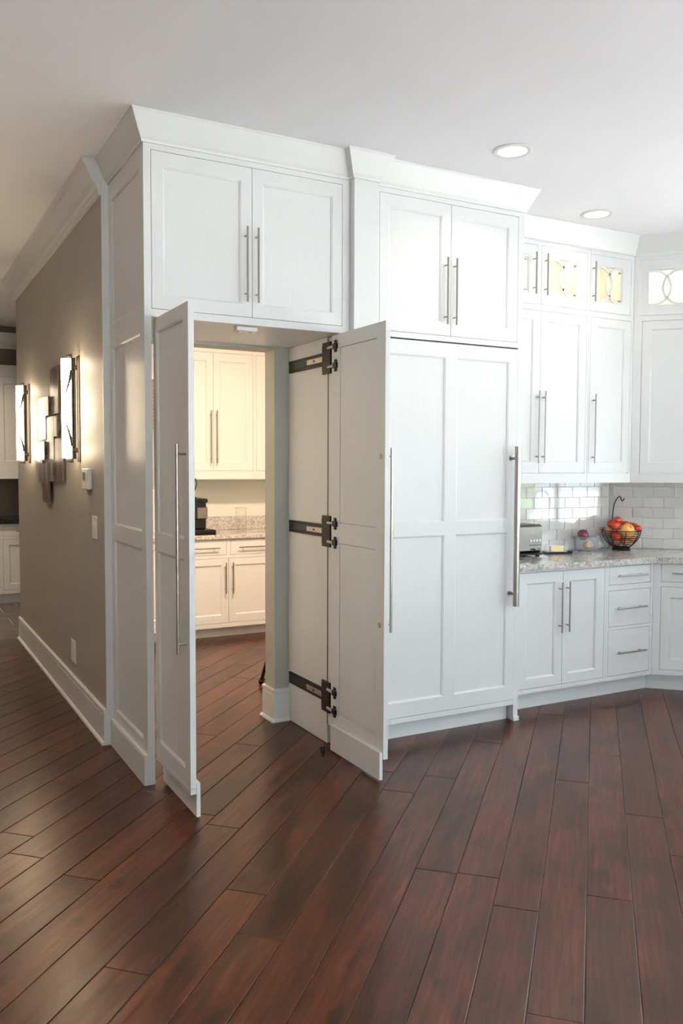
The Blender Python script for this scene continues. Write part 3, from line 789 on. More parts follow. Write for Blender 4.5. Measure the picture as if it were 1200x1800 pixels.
# ---- upper cabinets
ZB, ZT = 1.528, 3.239
def fret(par, x0, x1, z0, z1, y, t=0.010):
    """two interlocking rings clipped to the glass opening"""
    w, h = x1-x0, z1-z0; cx, cz = (x0+x1)/2, (z0+z1)/2
    R, wd, off = h/2+0.006, 0.017, 0.098
    for sx in (-1, 1):
        m = MB(); prev = None; seg = 72
        for i in range(seg+1):
            a = 2*PI*i/seg
            ro, ri = R, R-wd
            px, pz = cx+sx*off+(R-wd/2)*math.cos(a), cz+(R-wd/2)*math.sin(a)
            ok = x0-0.004 < px < x1+0.004 and z0-0.008 < pz < z1+0.008
            if ok:
                c = [(cx+sx*off+r*math.cos(a), yy, cz+r*math.sin(a)) for r in (ri, ro) for yy in (y, y+t)]
                c = [(min(max(p[0], x0-0.004), x1+0.004), p[1], min(max(p[2], z0-0.008), z1+0.008)) for p in c]
                q = [m.bm.verts.new(p) for p in c]
                if prev:
                    for f in ((0, 2, 2, 0), (2, 3, 3, 2), (3, 1, 1, 3), (1, 0, 0, 1)):
                        m.bm.faces.new((prev[f[0]], prev[f[1]], q[f[2]], q[f[3]]))
                prev = q
            else: prev = None
        m.build('fret_ring', WHITE, par)
def glass_door(par, x0, x1, z0, z1, g, hx=None):
    d = MB().plate(x0, x1, z0, z1, 0, 0.022, [g], ((0.004, 0.0015), (0.007, 0.006))).build('glass_door', WHITE, par)
    fret(d, g[0]+0.007, g[1]-0.007, g[2]+0.007, g[3]-0.007, 0.004)
    MB().box(g[0]+0.004, g[1]-0.004, 0.0155, 0.0185, g[2]+0.004, g[3]-0.004).build('glass_pane', GLASS, d)
    for zz in (g[2]+0.03, g[3]-0.03):
        MB().box(g[1]-0.022, g[1]-0.004, 0.023, 0.034, zz-0.008, zz+0.008, 0.002).build('hinge', ZINC, d)
    if hx: bar_handle(d, (hx, 0, (z0+z1)/2+0.002), 0.29)
    return d
def glazed_carcass(par, x0, x1, y1, zmid, cells):
    MB().box(x0, x1, 0.0235, y1, ZB, zmid).build('carcass', WHITE, par)
    # hollow lit box behind the glass doors
    m = MB()
    m.box(x0, x1, y1-0.01, y1, zmid, ZT)
    m.box(x0, x1, 0.0235, y1-0.01, ZT-0.02, ZT)
    m.box(x0, x0+0.012, 0.0235, y1-0.01, zmid, ZT-0.02); m.box(x1-0.012, x1, 0.0235, y1-0.01, zmid, ZT-0.02)
    m.box(x0+0.012, x1-0.012, 0.0235, y1-0.01, zmid, zmid+0.004)
    m.build('lit_interior', CREAM, par)
    MB().box(x0+0.05, x1-0.05, 0.045, 0.065, ZT-0.034, ZT-0.0205).build('strip_light', CABLED, par)
def upper(name, label, loc, rz, w, frame_holes, doors, gl, y1):
    t = thing(name, label, 'cabinet', loc, rz)
    MB().plate(0.0008, w, ZB, ZT, 0, 0.022, frame_holes).build('face_frame', WHITE, t)
    for (a, b, pan, hx) in doors:
        d = door(t, 'cabinet_door', a, b, 1.602, 2.748, 0, [pan])
        if hx: bar_handle(d, (hx, 0, 1.928), 0.51)
    for (a, b, g, hx) in gl: glass_door(t, a, b, 2.793, 3.203, g, hx)
    glazed_carcass(t, 0.001, w-0.001, y1, 2.77, None)
    return t
o = 2.43; G0, G1 = 2.862, 3.134
upper('upper_cabinet', 'white two-door upper cabinet with glass doors on top beside the refrigerator', (o, YU, 0), 0, 3.421-o,
      [(2.5205-o, 3.4015-o, 1.5995, 2.7505), (2.5205-o, 2.9275-o, 2.7905, 3.2055), (2.9585-o, 3.3975-o, 2.7905, 3.2055)],
      [(2.523-o, 2.9615-o, (2.590-o, 2.899-o, 1.676, 2.690), 2.932-o), (2.9645-o, 3.399-o, (3.015-o, 3.338-o, 1.676, 2.690), 2.988-o)],
      [(2.523-o, 2.925-o, (2.575-o, 2.850-o, G0, G1), 2.885-o), (2.961-o, 3.395-o, (3.030-o, 3.312-o, G0, G1), 2.990-o)], 0.345)
o = 3.422
upper('upper_cabinet', 'white single-door upper cabinet with one glass door at the corner', (o, YU, 0), 0, UPX-0.001-o,
      [(3.4395-o, 3.8495-o, 1.5995, 2.7505), (3.4295-o, 3.8405-o, 2.7905, 3.2055)],
      [(3.442-o, 3.847-o, (3.503-o, 3.790-o, 1.676, 2.690), 3.471-o)],
      [(3.432-o, 3.838-o, (3.492-o, 3.760-o, G0, G1), 3.448-o)], 0.345)
ULEN = 0.86/S2
upper('corner_upper_cabinet', 'white diagonal upper cabinet with patterned glass doors on top', (UPX, YU, 0), -PI/4, ULEN,
      [(0.0625, 0.6025, 1.5995, 2.7505), (0.0425, 0.5045, 2.7905, 3.2055), (0.5425, 1.0045, 2.7905, 3.2055), (0.6425, 1.17, 1.5995, 2.7505)],
      [(0.065, 0.600, (0.125, 0.540, 1.676, 2.690), None), (0.645, 1.1675, (0.705, 1.107, 1.676, 2.690), 0.675)],
      [(0.045, 0.502, (0.100, 0.368, G0, G1), None), (0.545, 1.002, (0.600, 0.868, G0, G1), None)], 0.33)

# ================================================================== PANTRY
YPB, YPU = 3.42, 3.735
def pantry_base(x, label):
    t = thing('base_cabinet', label, 'cabinet', (x, YPB, 0))
    w = 0.998
    MB().plate(0.0, w, 0.098, CTB-0.001, 0, 0.022, [(0.0375, 0.4785, 0.7965, 0.9435), (0.5195, 0.9605, 0.7965, 0.9435), (0.0375, 0.9605, 0.1395, 0.7665)]).build('face_frame', WHITE, t)
    for a, b in ((0.040, 0.476), (0.522, 0.958)):
        drawer(t, a, b, 0.799, 0.941, a+0.075, b-0.075, 0.868)
    for a, b, hx in ((0.040, 0.4975, 0.462), (0.5005, 0.958, 0.536)):
        d = door(t, 'cabinet_door', a, b, 0.142, 0.764, 0, [(a+0.065, b-0.065, 0.215, 0.700)])
        bar_handle(d, (hx, 0, 0.575), 0.30)
    MB().box(0.001, w-0.001, 0.0235, 0.63, 0.098, CTB-0.001).build('carcass', WHITE, t)
    MB().box(0, w, 0.075, 0.09, 0, 0.0975).build('toe_kick', WHITE, t)
pantry_base(1.242, 'white pantry base cabinet under the coffee maker')
pantry_base(2.241, 'white pantry base cabinet mostly hidden by the jamb')
tag(MB().box(0.3, 3.278, YPB-0.025, YP-0.003, CTB, CT, 0.003).build('countertop', QUARTZ), 'warm veined stone countertop inside the pantry', 'countertop')
MB_bs = MB().box(1.26, 3.278, YP-0.022, YP-0.0005, CT+0.0005, 1.130, 0.002).build('stone_upstand', QUARTZ)
tag(MB_bs, 'low veined stone upstand behind the pantry counter', 'upstand')
bo = thing('pantry_drawer_cabinet', 'white pantry base cabinet below the pantry window', 'cabinet', (0.30, YPB, 0))
MB().plate(0, 0.94, 0.098, CTB-0.001, 0, 0.022, [(0.0375, 0.9025, 0.1395, 0.9435)]).build('face_frame', WHITE, bo)
d = door(bo, 'cabinet_door', 0.04, 0.4685, 0.142, 0.941, 0, [(0.105, 0.404, 0.215, 0.875)]); bar_handle(d, (0.435, 0, 0.72), 0.3)
d = door(bo, 'cabinet_door', 0.4715, 0.90, 0.142, 0.941, 0, [(0.536, 0.835, 0.215, 0.875)]); bar_handle(d, (0.505, 0, 0.72), 0.3)
MB().box(0.001, 0.939, 0.0235, 0.63, 0.098, CTB-0.001).build('carcass', WHITE, bo)
MB().box(0, 0.94, 0.075, 0.09, 0, 0.0975).build('toe_kick', WHITE, bo)
def pantry_upper(x, label):
    t = thing('upper_cabinet', label, 'cabinet', (x, YPU, 0))
    w = 0.870
    MB().plate(0, w, 1.517, 2.95, 0, 0.022, [(0.0165, 0.8535, 1.6015, 2.7605)]).build('face_frame', WHITE, t)
    for a, b, hx in ((0.019, 0.4335, 0.405), (0.4365, 0.851, 0.465)):
        d = door(t, 'cabinet_door', a, b, 1.604, 2.758, 0, [(a+0.062, b-0.062, 1.684, 2.680)])
        bar_handle(d, (hx, 0, 1.935), 0.52)
    MB().box(0.001, w-0.001, 0.0235, YP-YPU-0.001, 1.517, 2.95).build('carcass', WHITE, t)
pantry_upper(1.272, 'white pantry upper cabinet above the coffee maker')
pantry_upper(2.143, 'white pantry upper cabinet mostly hidden by the jamb')
pl = thing('pantry_ceiling_lamp', 'round flush lamp on the pantry ceiling', 'lamp', (1.60, 1.50, CEIL))
MB().lathe([(0, 0), (0.17, 0), (0.17, -0.03), (0.15, -0.04), (0, -0.04)], 28).build('lamp_base', PLASTW, pl, smooth=True)
MB().lathe([(0.148, -0.041), (0.145, -0.07), (0.10, -0.10), (0, -0.115)], 28).build('lamp_shade', LENS, pl, smooth=True)
l = bpy.data.lights.new('pantry_lamp_light', 'AREA'); l.shape = 'DISK'; l.size = 0.3; l.energy = PANTRY_W; l.color = WARM
lo = bpy.data.objects.new('lamp_light', l); COL.objects.link(lo); lo.parent = pl; lo.location = (0, 0, -0.125)

# coffee maker
cm = thing('coffee_maker', 'black and chrome coffee maker on a tray on the pantry counter', 'coffee maker', (1.50, 3.60, CT))
MB().box(-0.20, 0.125, -0.16, 0.12, 0.0, 0.012, 0.004).box(-0.20, 0.125, -0.165, 0.12, 0.012, 0.045, 0.008).build('drip_tray', BLACK, cm)
MB().box(-0.19, 0.105, -0.155, 0.10, 0.0455, 0.050, 0.001).build('tray_plate', SLIDEM, cm)
MB().box(-0.17, 0.045, -0.11, 0.11, 0.0505, 0.335, 0.012).build('body', BLACK, cm)
MB().box(-0.09, 0.049, -0.118, -0.108, 0.15, 0.265, 0.003).build('water_window', SLIDEM, cm)
MB().box(-0.05, 0.052, -0.124, -0.1175, 0.155, 0.26, 0.002).build('chrome_panel', STEEL, cm)
MB().box(-0.02, 0.055, -0.125, 0.10, 0.305, 0.345, 0.008).build('lid', SLIDEM, cm)
MB().box(-0.08, -0.04, -0.06, -0.02, 0.3355, 0.362, 0.005).build('lid_knob', BLACK, cm)
cord = [(-0.075, -0.03, 0.330), (-0.060, -0.02, 0.39), (-0.030, -0.01, 0.44), (-0.012, 0.0, 0.49), (-0.020, 0.01, 0.53), (-0.055, 0.02, 0.545)]
MB().tube(cord, 0.0055, 8).build('cord', BLACK, cm, smooth=True)
# drinking glass jar
gj = thing('glass_jar', 'empty clear glass on the pantry counter', 'glass', (2.02, 3.80, CT))
MB().lathe([(0, 0.0005), (0.050, 0.0005), (0.052, 0.004), (0.056, 0.235), (0.0535, 0.236), (0.0495, 0.012), (0, 0.012)], 28).build('tumbler', GLASS, gj, smooth=True)
MB().lathe([(0.0535, 0.228), (0.0575, 0.228), (0.058, 0.238), (0.053, 0.238)], 28).build('rim', PLASTC, gj, smooth=True)
# folded tripod leaning behind the jamb
tp = thing('folded_tripod', 'folded black tripod leaning behind the pantry jamb', 'tripod', (1.312, 1.62, 0))
for i, (dx, dy) in enumerate(((0.0, 0.0), (0.045, -0.02), (0.03, 0.05))):
    top = Vector((0.19+dx*0.3, -0.30+dy*0.3, 1.15)); bot = Vector((dx, dy, 0.022))
    leg = MB().cyl(bot, bot.lerp(top, 0.45), 0.011, 10).cyl(bot.lerp(top, 0.43), top, 0.016, 10).build('leg', BLACKM, tp, smooth=True)
    MB().sphere((dx, dy, 0.021), 0.0205, 12, 8).build('foot', BLACK, leg, smooth=True)
    MB().cyl(bot.lerp(top, 0.42), bot.lerp(top, 0.46), 0.021, 10).build('clamp', BLACK, leg, smooth=True)
MB().cyl((0.19, -0.30, 1.12), (0.21, -0.33, 1.28), 0.03, 12).build('head', BLACK, tp, smooth=True)

# ================================================================== KITCHENETTE AT THE END OF THE HALL
ke = thing('base_cabinet', 'white base cabinet under black stone at the far end of the hall', 'cabinet', (0.045, 6.5, 0))
MB().plate(0, 0.70, 0.122, 0.955, 0, 0.022, [(0.0275, 0.6725, 0.165, 0.7745), (0.0275, 0.6725, 0.8095, 0.9285)]).build('face_frame', WHITE, ke)
d = door(ke, 'cabinet_door', 0.030, 0.670, 0.168, 0.772, 0, [(0.095, 0.605, 0.235, 0.705)]); bar_handle(d, (0.62, 0, 0.58), 0.3)
drawer(ke, 0.030, 0.670, 0.812, 0.926, 0.17, 0.53, 0.870)
MB().box(0.001, 0.699, 0.0235, 0.60, 0.122, 0.955).build('carcass', WHITE, ke)
MB().box(0, 0.70, 0.075, 0.09, 0, 0.1215).build('toe_kick', WHITE, ke)
kf = thing('base_cabinet', 'white base cabinet at the far hall, left of the drawer unit', 'cabinet', (-0.70, 6.5, 0))
MB().plate(0, 0.744, 0.122, 0.955, 0, 0.022, [(0.0275, 0.7165, 0.165, 0.9285)]).build('face_frame', WHITE, kf)
door(kf, 'cabinet_door', 0.03, 0.714, 0.168, 0.926, 0, [(0.095, 0.65, 0.235, 0.86)])
MB().box(0.001, 0.743, 0.0235, 0.60, 0.122, 0.955).build('carcass', WHITE, kf)
MB().box(0, 0.744, 0.075, 0.09, 0, 0.1215).build('toe_kick', WHITE, kf)
tag(MB().box(-0.72, 0.77, 6.47, YK-0.002, 0.9555, 1.020, 0.003).build('countertop', GRANITE), 'black stone countertop at the far end of the hall', 'countertop')
ku = thing('upper_cabinet', 'white upper cabinet at the far end of the hall', 'cabinet', (0.035, 6.76, 0))
MB().plate(0, 0.72, 1.490, 2.86, 0, 0.022, [(0.0275, 0.6925, 1.6175, 2.7225)]).build('face_frame', WHITE, ku)
door(ku, 'cabinet_door', 0.03, 0.69, 1.62, 2.72, 0, [(0.10, 0.62, 1.70, 2.64)])
MB().box(0.001, 0.719, 0.0235, 0.355, 1.490, 2.86).build('carcass', WHITE, ku)
kv = thing('upper_cabinet', 'white upper cabinet at the far hall, left of its twin', 'cabinet', (-0.70, 6.76, 0))
MB().plate(0, 0.734, 1.490, 2.86, 0, 0.022, [(0.0275, 0.7065, 1.6175, 2.7225)]).build('face_frame', WHITE, kv)
door(kv, 'cabinet_door', 0.03, 0.704, 1.62, 2.72, 0, [(0.10, 0.634, 1.70, 2.64)])
MB().box(0.001, 0.733, 0.0235, 0.355, 1.490, 2.86).build('carcass', WHITE, kv)
struct(MB().sweep([(XL, 7.119), (0.78, 7.119)], [(0, 3.10), (0.02, 3.10), (0.02, 3.13), (0.09, 3.29), (0.0, 3.29)]).build('trim_4', TRIMW), 'white crown on the kitchenette wall', 'trim')

# ================================================================== HALL WALL FITTINGS
def sconce(y, label):
    t = thing('wall_sconce', label, 'sconce', (HALL_X, y, 1.665), group='bronze hall sconces')
    MB().box(-0.014, -0.0005, -0.028, 0.028, 0.0, 0.68, 0.003).build('back_plate', BRONZE, t)
    for z in (0.075, 0.605):
        MB().cyl((-0.014, 0, z), (-0.05, 0, z), 0.016, 14).build('standoff', BRONZE, t, smooth=True)
    MB().cyl((-0.034, 0.0, 0.02), (-0.034, 0.0, 0.665), 0.011, 12).build('rear_rod', BRONZE, t, smooth=True)
    MB().box(-0.062, -0.050, -0.034, 0.034, -0.005, 0.685, 0.002).build('front_strap', BRONZE, t)
    # milk glass: flattened half tube
    m = MB(); pr = []
    n = 16
    pr = [(-0.062, 0.052)] + [(-0.066-0.046*math.sin(PI*i/n), 0.052*math.cos(PI*i/n)) for i in range(n+1)] + [(-0.062, -0.052)]
    m.prism(pr[::-1], 0.025, 0.655)
    m.build('glass_shade', GLOW, t, smooth=True)
    MB().box(-0.085, -0.05, -0.03, 0.03, 0.0, 0.0245, 0.003).build('end_bracket', BRONZE, t)
    MB().box(-0.085, -0.05, -0.03, 0.03, 0.6555, 0.675, 0.003).build('end_bracket', BRONZE, t)
    # curved leaf straps over the glass, on the side that faces the kitchen
    for s, z0 in ((1, 0.165), (-1, 0.545)):
        pts = []
        for i in range(9):
            k = i/8
            x = -0.060-0.044*k**1.3; yl = -0.052*math.cos(math.asin(min(1, max(0, (-x-0.066)/0.046))))-0.006
            pts.append((x, yl, (0.10+0.17*k) if s > 0 else (0.58-0.17*k)))
        MB().tube(pts, [0.011-0.008*i/8 for i in range(9)], 6).build('leaf_strap', BRONZE, t, smooth=True)
    return t
sconce(1.40, 'glowing bronze wall sconce nearest the pantry cabinet')
sconce(3.48, 'glowing bronze wall sconce at the far end of the hall')

art = thing('wall_art', 'abstract print split over staggered metal panels between the sconces', 'wall art', (HALL_X, 2.45, 1.36))
PAN = [(2.355, 2.355, 2.045, 2.015, 0), (2.525, 2.160, 2.385, 2.017, 1), (2.890, 2.168, 2.575, 1.845, 0), (2.530, 2.005, 2.243, 1.688, 0), (2.195, 1.997, 2.048, 1.852, 1),
       (3.075, 1.827, 2.775, 1.692, 0), (2.715, 1.827, 2.58, 1.690, 1), (3.048, 1.684, 2.755, 1.522, 0), (2.695, 1.663, 2.385, 1.365, 1), (2.205, 1.838, 1.880, 1.530, 0), (2.372, 1.662, 2.212, 1.526, 1)]
for (ya, za, yb, zb, lay) in PAN:
    x1 = -0.010 if not lay else -0.022
    p = MB().box(x1-0.010, x1, yb-2.45, ya-2.45, zb-1.36, za-1.36).build('panel', ART, art)
    p.data.materials.append(ARTEDGE)
    for f in p.data.polygons:
        if f.normal.x > -0.9: f.material_index = 1
    MB().box(x1+0.0002, -0.0005, (ya+yb)/2-2.45-0.03, (ya+yb)/2-2.45+0.03, (za+zb)/2-1.36-0.03, (za+zb)/2-1.36+0.03).build('stand_off', ARTEDGE, p)

th = thing('thermostat', 'white wall thermostat with a small grey screen', 'thermostat', (HALL_X, 1.135, 1.495))
MB().box(-0.028, -0.0005, -0.085, 0.085, 0.0, 0.128, 0.004).build('housing', PLASTW, th)
MB().box(-0.0295, -0.0282, -0.02, 0.06, 0.055, 0.105, 0.0005).build('screen', LCD, th)
for i in range(3): MB().box(-0.031, -0.0282, -0.055, -0.035, 0.052+i*0.02, 0.064+i*0.02, 0.001).build('button', PLASTW, th)
MB().box(-0.031, -0.0282, -0.01, 0.045, 0.022, 0.034, 0.001).build('button', PLASTW, th)
sw = thing('light_switch', 'white light switch plate near the cabinet', 'switch', (HALL_X, 0.985, 1.20))
MB().box(-0.006, -0.0005, -0.062, 0.062, 0.0, 0.136, 0.002).build('plate', PLASTW, sw)
for dy in (-0.026, 0.026):
    for zz in (0.032, 0.07):
        MB().box(-0.010, -0.006, dy-0.018, dy+0.018, zz, zz+0.034, 0.0015).build('rocker', PLASTW, sw)
ou = thing('wall_outlet', 'white blank outlet plate low on the hall wall', 'outlet', (HALL_X, 1.685, 0.300))
MB().box(-0.006, -0.0005, -0.075, 0.075, 0.0, 0.155, 0.002).build('plate', PLASTW, ou)
MB().box(-0.009, -0.006, -0.035, 0.035, 0.02, 0.135, 0.0015).build('socket_face', PLASTW, ou)

# ================================================================== RECESSED LAMPS
def can(x, y, label, w=None, col=None):
    t = thing('recessed_light', label, 'ceiling light', (x, y, CEIL), group='recessed ceiling lights')
    MB().lathe([(0.080, -0.0005), (0.108, -0.0005), (0.110, -0.004), (0.104, -0.007), (0.085, -0.009), (0.080, -0.006)], 32).build('trim_ring', PLASTW, t, smooth=True)
    MB().lathe([(0.081, -0.004), (0.06, -0.006), (0, -0.007)], 32).build('lens', LENS, t, smooth=True)
    l = bpy.data.lights.new('recessed_light_lamp', 'AREA'); l.shape = 'DISK'; l.size = 0.15; l.energy = CAN_W if w is None else w; l.color = col or CANCOL
    l.spread = math.radians(130)
    lo = bpy.data.objects.new('lamp', l); COL.objects.link(lo); lo.parent = t; lo.location = (0, 0, -0.012)
can(1.92, -0.49, 'lit recessed ceiling light in front of the refrigerator')
can(3.18, 0.14, 'lit recessed ceiling light in front of the upper cabinets')
for i, (x, y) in enumerate([(-1.3, -1.0), (-1.3, 1.6), (-1.3, 4.0), (3.6, -1.8), (1.6, -2.8), (-1.3, -3.6), (3.6, -4.2), (1.2, -5.4), (-0.5, 5.6)]):
    can(x, y, ('recessed ceiling light at the hall entrance', 'recessed ceiling light midway down the hall', 'recessed ceiling light at the far hall', 'recessed ceiling light before the sink windows',
               'recessed ceiling light in the middle of the room', 'recessed ceiling light at the hall end of the room', 'recessed ceiling light by the patio door', 'recessed ceiling light near the window wall', 'added recessed ceiling light brightening the far kitchenette')[i],  # last lamp is out of view, added to brighten the kitchenette
        (6.0, 6.0, 6.0, None, None, None, None, None, 22.0)[i], (1.0, 0.80, 0.58) if i in (0, 1, 2, 8) else None)

# ================================================================== THINGS ON THE KITCHEN COUNTER
CZ = CT
ts = thing('toaster', 'brushed steel toaster beside the refrigerator', 'toaster', (2.915, 0.61, CZ))
TW = 0.165
m = MB().box(-TW, TW, -0.10, 0.10, 0.028, 0.235, 0.018); m.build('body', STEEL, ts)
MB().box(-TW+0.01, TW-0.01, -0.102, 0.102, 0.012, 0.0275, 0.003).build('base', BLACK, ts)
for sx in (-1, 1):
    for sy in (-1, 1):
        MB().cyl((sx*(TW-0.035), sy*0.075, 0), (sx*(TW-0.035), sy*0.075, 0.0125), 0.016, 10).build('foot', BLACK, ts)
for y in (-0.04, 0.04): MB().box(-TW+0.04, TW-0.05, y-0.016, y+0.016, 0.2345, 0.2362).build('slot', BLACK, ts)
for i in range(4): MB().cyl((TW-0.120+i*0.028, -0.1005, 0.118), (TW-0.120+i*0.028, -0.104, 0.118), 0.0095, 12).build('button', PLASTW, ts)
MB().box(TW-0.135, TW-0.02, -0.1035, -0.1003, 0.082, 0.086).build('trim_line', BLACK, ts)
MB().box(TW-0.125, TW-0.035, -0.1035, -0.1003, 0.052, 0.060).build('lever_slot', BLACK, ts)
MB().box(TW-0.095, TW-0.065, -0.122, -0.1003, 0.048, 0.062, 0.003).build('lever', STEEL, ts)
fc = bpy.data.curves.new('toaster_text', 'FONT'); fc.body = 'Breville'; fc.size = 0.020; fc.extrude = 0.0004
fo = bpy.data.objects.new('tmp_text', fc); COL.objects.link(fo)
bpy.context.view_layer.update()
me = bpy.data.meshes.new_from_object(fo.evaluated_get(bpy.context.evaluated_depsgraph_get()))
bpy.data.objects.remove(fo)
me.materials.clear(); me.materials.append(PLASTW)
put('lettering', me, ts, (TW-0.110, -0.1006, 0.168), (PI/2, 0, 0))

YEL = simple('butter', (0.85, 0.68, 0.20), 0.45, var=0.05)
bd = thing('butter_dish', 'black butter dish with a clear cover and yellow butter', 'butter dish', (3.315, 0.62, CZ), math.radians(-28))
MB().box(-0.105, 0.105, -0.045, 0.045, 0.0, 0.012, 0.004).build('tray', BLACK, bd)
MB().box(0.075, 0.112, -0.030, 0.030, 0.0125, 0.020, 0.003).build('tray_grip', BLACK, bd)
tag(MB().box(-0.055, 0.045, -0.020, 0.020, 0.0125, 0.055, 0.004).build('butter_stick', YEL, None, (3.315, 0.62, CZ), (0, 0, math.radians(-28))), 'yellow stick of butter in the dish', 'butter')
m = MB(); a = [(-0.092, -0.036), (0.070, -0.036), (0.070, 0.036), (-0.092, 0.036)]
A = [m.bm.verts.new((x, y, 0.0126)) for x, y in a]; B_ = [m.bm.verts.new((x*0.93, y*0.9, 0.068)) for x, y in a]
for i in range(4): m.bm.faces.new((A[i], A[(i+1) % 4], B_[(i+1) % 4], B_[i]))
m.bm.faces.new(B_); m.build('cover', GLASS, bd)

def produce(col1, col2, rough, scale=5.0, coat=0.0, stops=(0.35, 0.65)):
    m, nt, b = newmat('produce')
    tc = N(nt, 'ShaderNodeTexCoord'); n1 = N(nt, 'ShaderNodeTexNoise', Scale=scale, Detail=4.0)
    nt.links.new(tc.outputs['Object'], n1.inputs['Vector'])
    r = ramp(nt, [(stops[0], col1), (stops[1], col2)])
    nt.links.new(n1.outputs['Fac'], r.inputs['Fac']); nt.links.new(r.outputs['Color'], b.inputs['Base Color'])
    b.inputs['Roughness'].default_value = rough; b.inputs['Coat Weight'].default_value = coat
    bp = N(nt, 'ShaderNodeBump', Strength=0.1, Distance=0.002); n2 = N(nt, 'ShaderNodeTexNoise', Scale=90.0)
    nt.links.new(tc.outputs['Object'], n2.inputs['Vector']); nt.links.new(n2.outputs['Fac'], bp.inputs['Height']); nt.links.new(bp.outputs['Normal'], b.inputs['Normal'])
    return m
TOM = produce((0.62, 0.030, 0.012), (0.75, 0.075, 0.025), 0.16, coat=0.4)
GRAPE = produce((0.80, 0.36, 0.07), (0.86, 0.50, 0.14), 0.35, 8)
SPUD = produce((0.36, 0.13, 0.05), (0.50, 0.22, 0.09), 0.6, 20)
ONIONR = produce((0.10, 0.012, 0.025), (0.20, 0.03, 0.05), 0.25, 4, 0.3)
ONIONY = produce((0.70, 0.40, 0.16), (0.82, 0.55, 0.26), 0.35, 4, 0.2)
STEM = produce((0.06, 0.14, 0.02), (0.12, 0.22, 0.04), 0.6, 30)
STEMB = produce((0.16, 0.10, 0.04), (0.25, 0.17, 0.07), 0.7, 30)
# container with two onions
ctn = thing('food_container', 'clear plastic container holding two onions', 'container', (3.665, 0.680, CZ))
w0, w1, hh = 0.062, 0.076, 0.110
m = MB(); 
def rr(w, z, n=5, r=0.022):
    out = []
    for cx, cy, a0 in ((w-r, w-r, 0), (-w+r, w-r, PI/2), (-w+r, -w+r, PI), (w-r, -w+r, 1.5*PI)):
        for i in range(n): out.append((cx+r*math.cos(a0+PI/2*i/(n-1)), cy+r*math.sin(a0+PI/2*i/(n-1)), z))
    return out
rings = [[m.bm.verts.new(p) for p in rr(w, z)] for w, z in ((w0, 0.0005), (w0+0.003, 0.004), (w1, hh), (w1-0.003, hh), (w0, 0.006), (w0-0.004, 0.004))]
for A, B_ in zip(rings[:-1], rings[1:]):
    for i in range(len(A)): m.bm.faces.new((A[i], A[(i+1) % len(A)], B_[(i+1) % len(A)], B_[i]))
m.bm.faces.new(rings[0][::-1]); m.bm.faces.new(rings[-1])
m.build('tub', PLASTC, ctn, smooth=True)
m = MB(); rings = [[m.bm.verts.new(p) for p in rr(w, z)] for w, z in ((w1+0.001, hh-0.010), (w1+0.006, hh-0.010), (w1+0.006, hh+0.002), (w1+0.001, hh+0.002))]
for k in range(4):
    A, B_ = rings[k], rings[(k+1) % 4]
    for i in range(len(A)): m.bm.faces.new((A[i], A[(i+1) % len(A)], B_[(i+1) % len(A)], B_[i]))
m.build('rim', PLASTC, ctn, smooth=True)
def onion(name, label, loc, r, mat, tilt=(0, 0, 0)):
    t = thing(name, label, 'onion', loc); t.rotation_euler = tilt
    MB().lathe([(0, -r*0.86), (r*0.3, -r*0.84), (r*0.72, -r*0.6), (r, -r*0.05), (r*0.86, r*0.45), (r*0.50, r*0.76), (r*0.16, r*0.90), (r*0.07, r*1.02), (0, r*1.03)], 24).build('bulb', mat, t, smooth=True)
    MB().lathe([(0, -r*0.92), (r*0.13, -r*0.9), (r*0.15, -r*0.845), (0, -r*0.84)], 10).build('root_end', STEMB, t)
onion('red_onion', 'red onion on top in the clear container', (3.665-0.016, 0.680+0.016, CZ+0.124), 0.046, ONIONR, (0.3, 0.5, 0))
onion('yellow_onion', 'yellow onion at the bottom of the clear container', (3.665+0.006, 0.680-0.022, CZ+0.0465), 0.038, ONIONY, (0.2, -0.25, 0))
# crumpled clear bag
m = MB().sphere((0, 0, 0), 0.052, 18, 10); rg = random.Random(4)
for v in m.bm.verts:
    v.co = Vector((v.co.x*(1+rg.uniform(-.22, .22)), v.co.y*(0.8+rg.uniform(-.2, .2)), max(-0.047, v.co.z*(0.8+rg.uniform(-.18, .18)))))
    if v.co.z > 0.02: v.co.x *= 0.6; v.co.y *= 0.6; v.co.z *= 1.5
BAG = glass('crumpled_clear_plastic', (0.95, 0.97, 1.0), gloss=0.14, rough=0.08, milk=0.22)
o = m.build('plastic_bag', BAG, None, (3.800, 0.690, CZ+0.0475)); tag(o, 'crumpled clear plastic bag beside the fruit basket', 'bag')

# wire fruit basket -----------------------------------------------------------------------
BX, BY = 3.975, 0.612
fb = thing('fruit_basket', 'black wire fruit basket with a banana hook', 'basket', (BX, BY, CZ))
RIM, BH = 0.150, 0.132
def bowl_r(k): return 0.062 + (RIM-0.062)*math.sin(k*PI/2)**0.9
MB().lathe([(0, 0.0), (0.070, 0.0), (0.072, 0.006), (0.064, 0.020), (0, 0.020)], 28).build('foot', BLACKM, fb, smooth=True)
circ = lambda r, z, n=36: [(r*math.cos(2*PI*i/n), r*math.sin(2*PI*i/n), z) for i in range(n)]
for i in range(8):
    k = i/8
    MB().tube(circ(bowl_r(k), 0.022+BH*k**1.1), 0.0018, 6, True).build('wire_ring', BLACKM, fb, smooth=True)
MB().tube(circ(RIM, 0.022+BH), 0.0036, 8, True).build('rim', BLACKM, fb, smooth=True)
for i in range(8):
    a = 2*PI*i/8+0.2
    MB().tube([(bowl_r(k)*math.cos(a), bowl_r(k)*math.sin(a), 0.022+BH*k**1.1) for k in [j/8 for j in range(9)]], 0.0032, 6).build('rib', BLACKM, fb, smooth=True)
hk = []
d_ = Vector((rt.x, rt.y)).normalized()
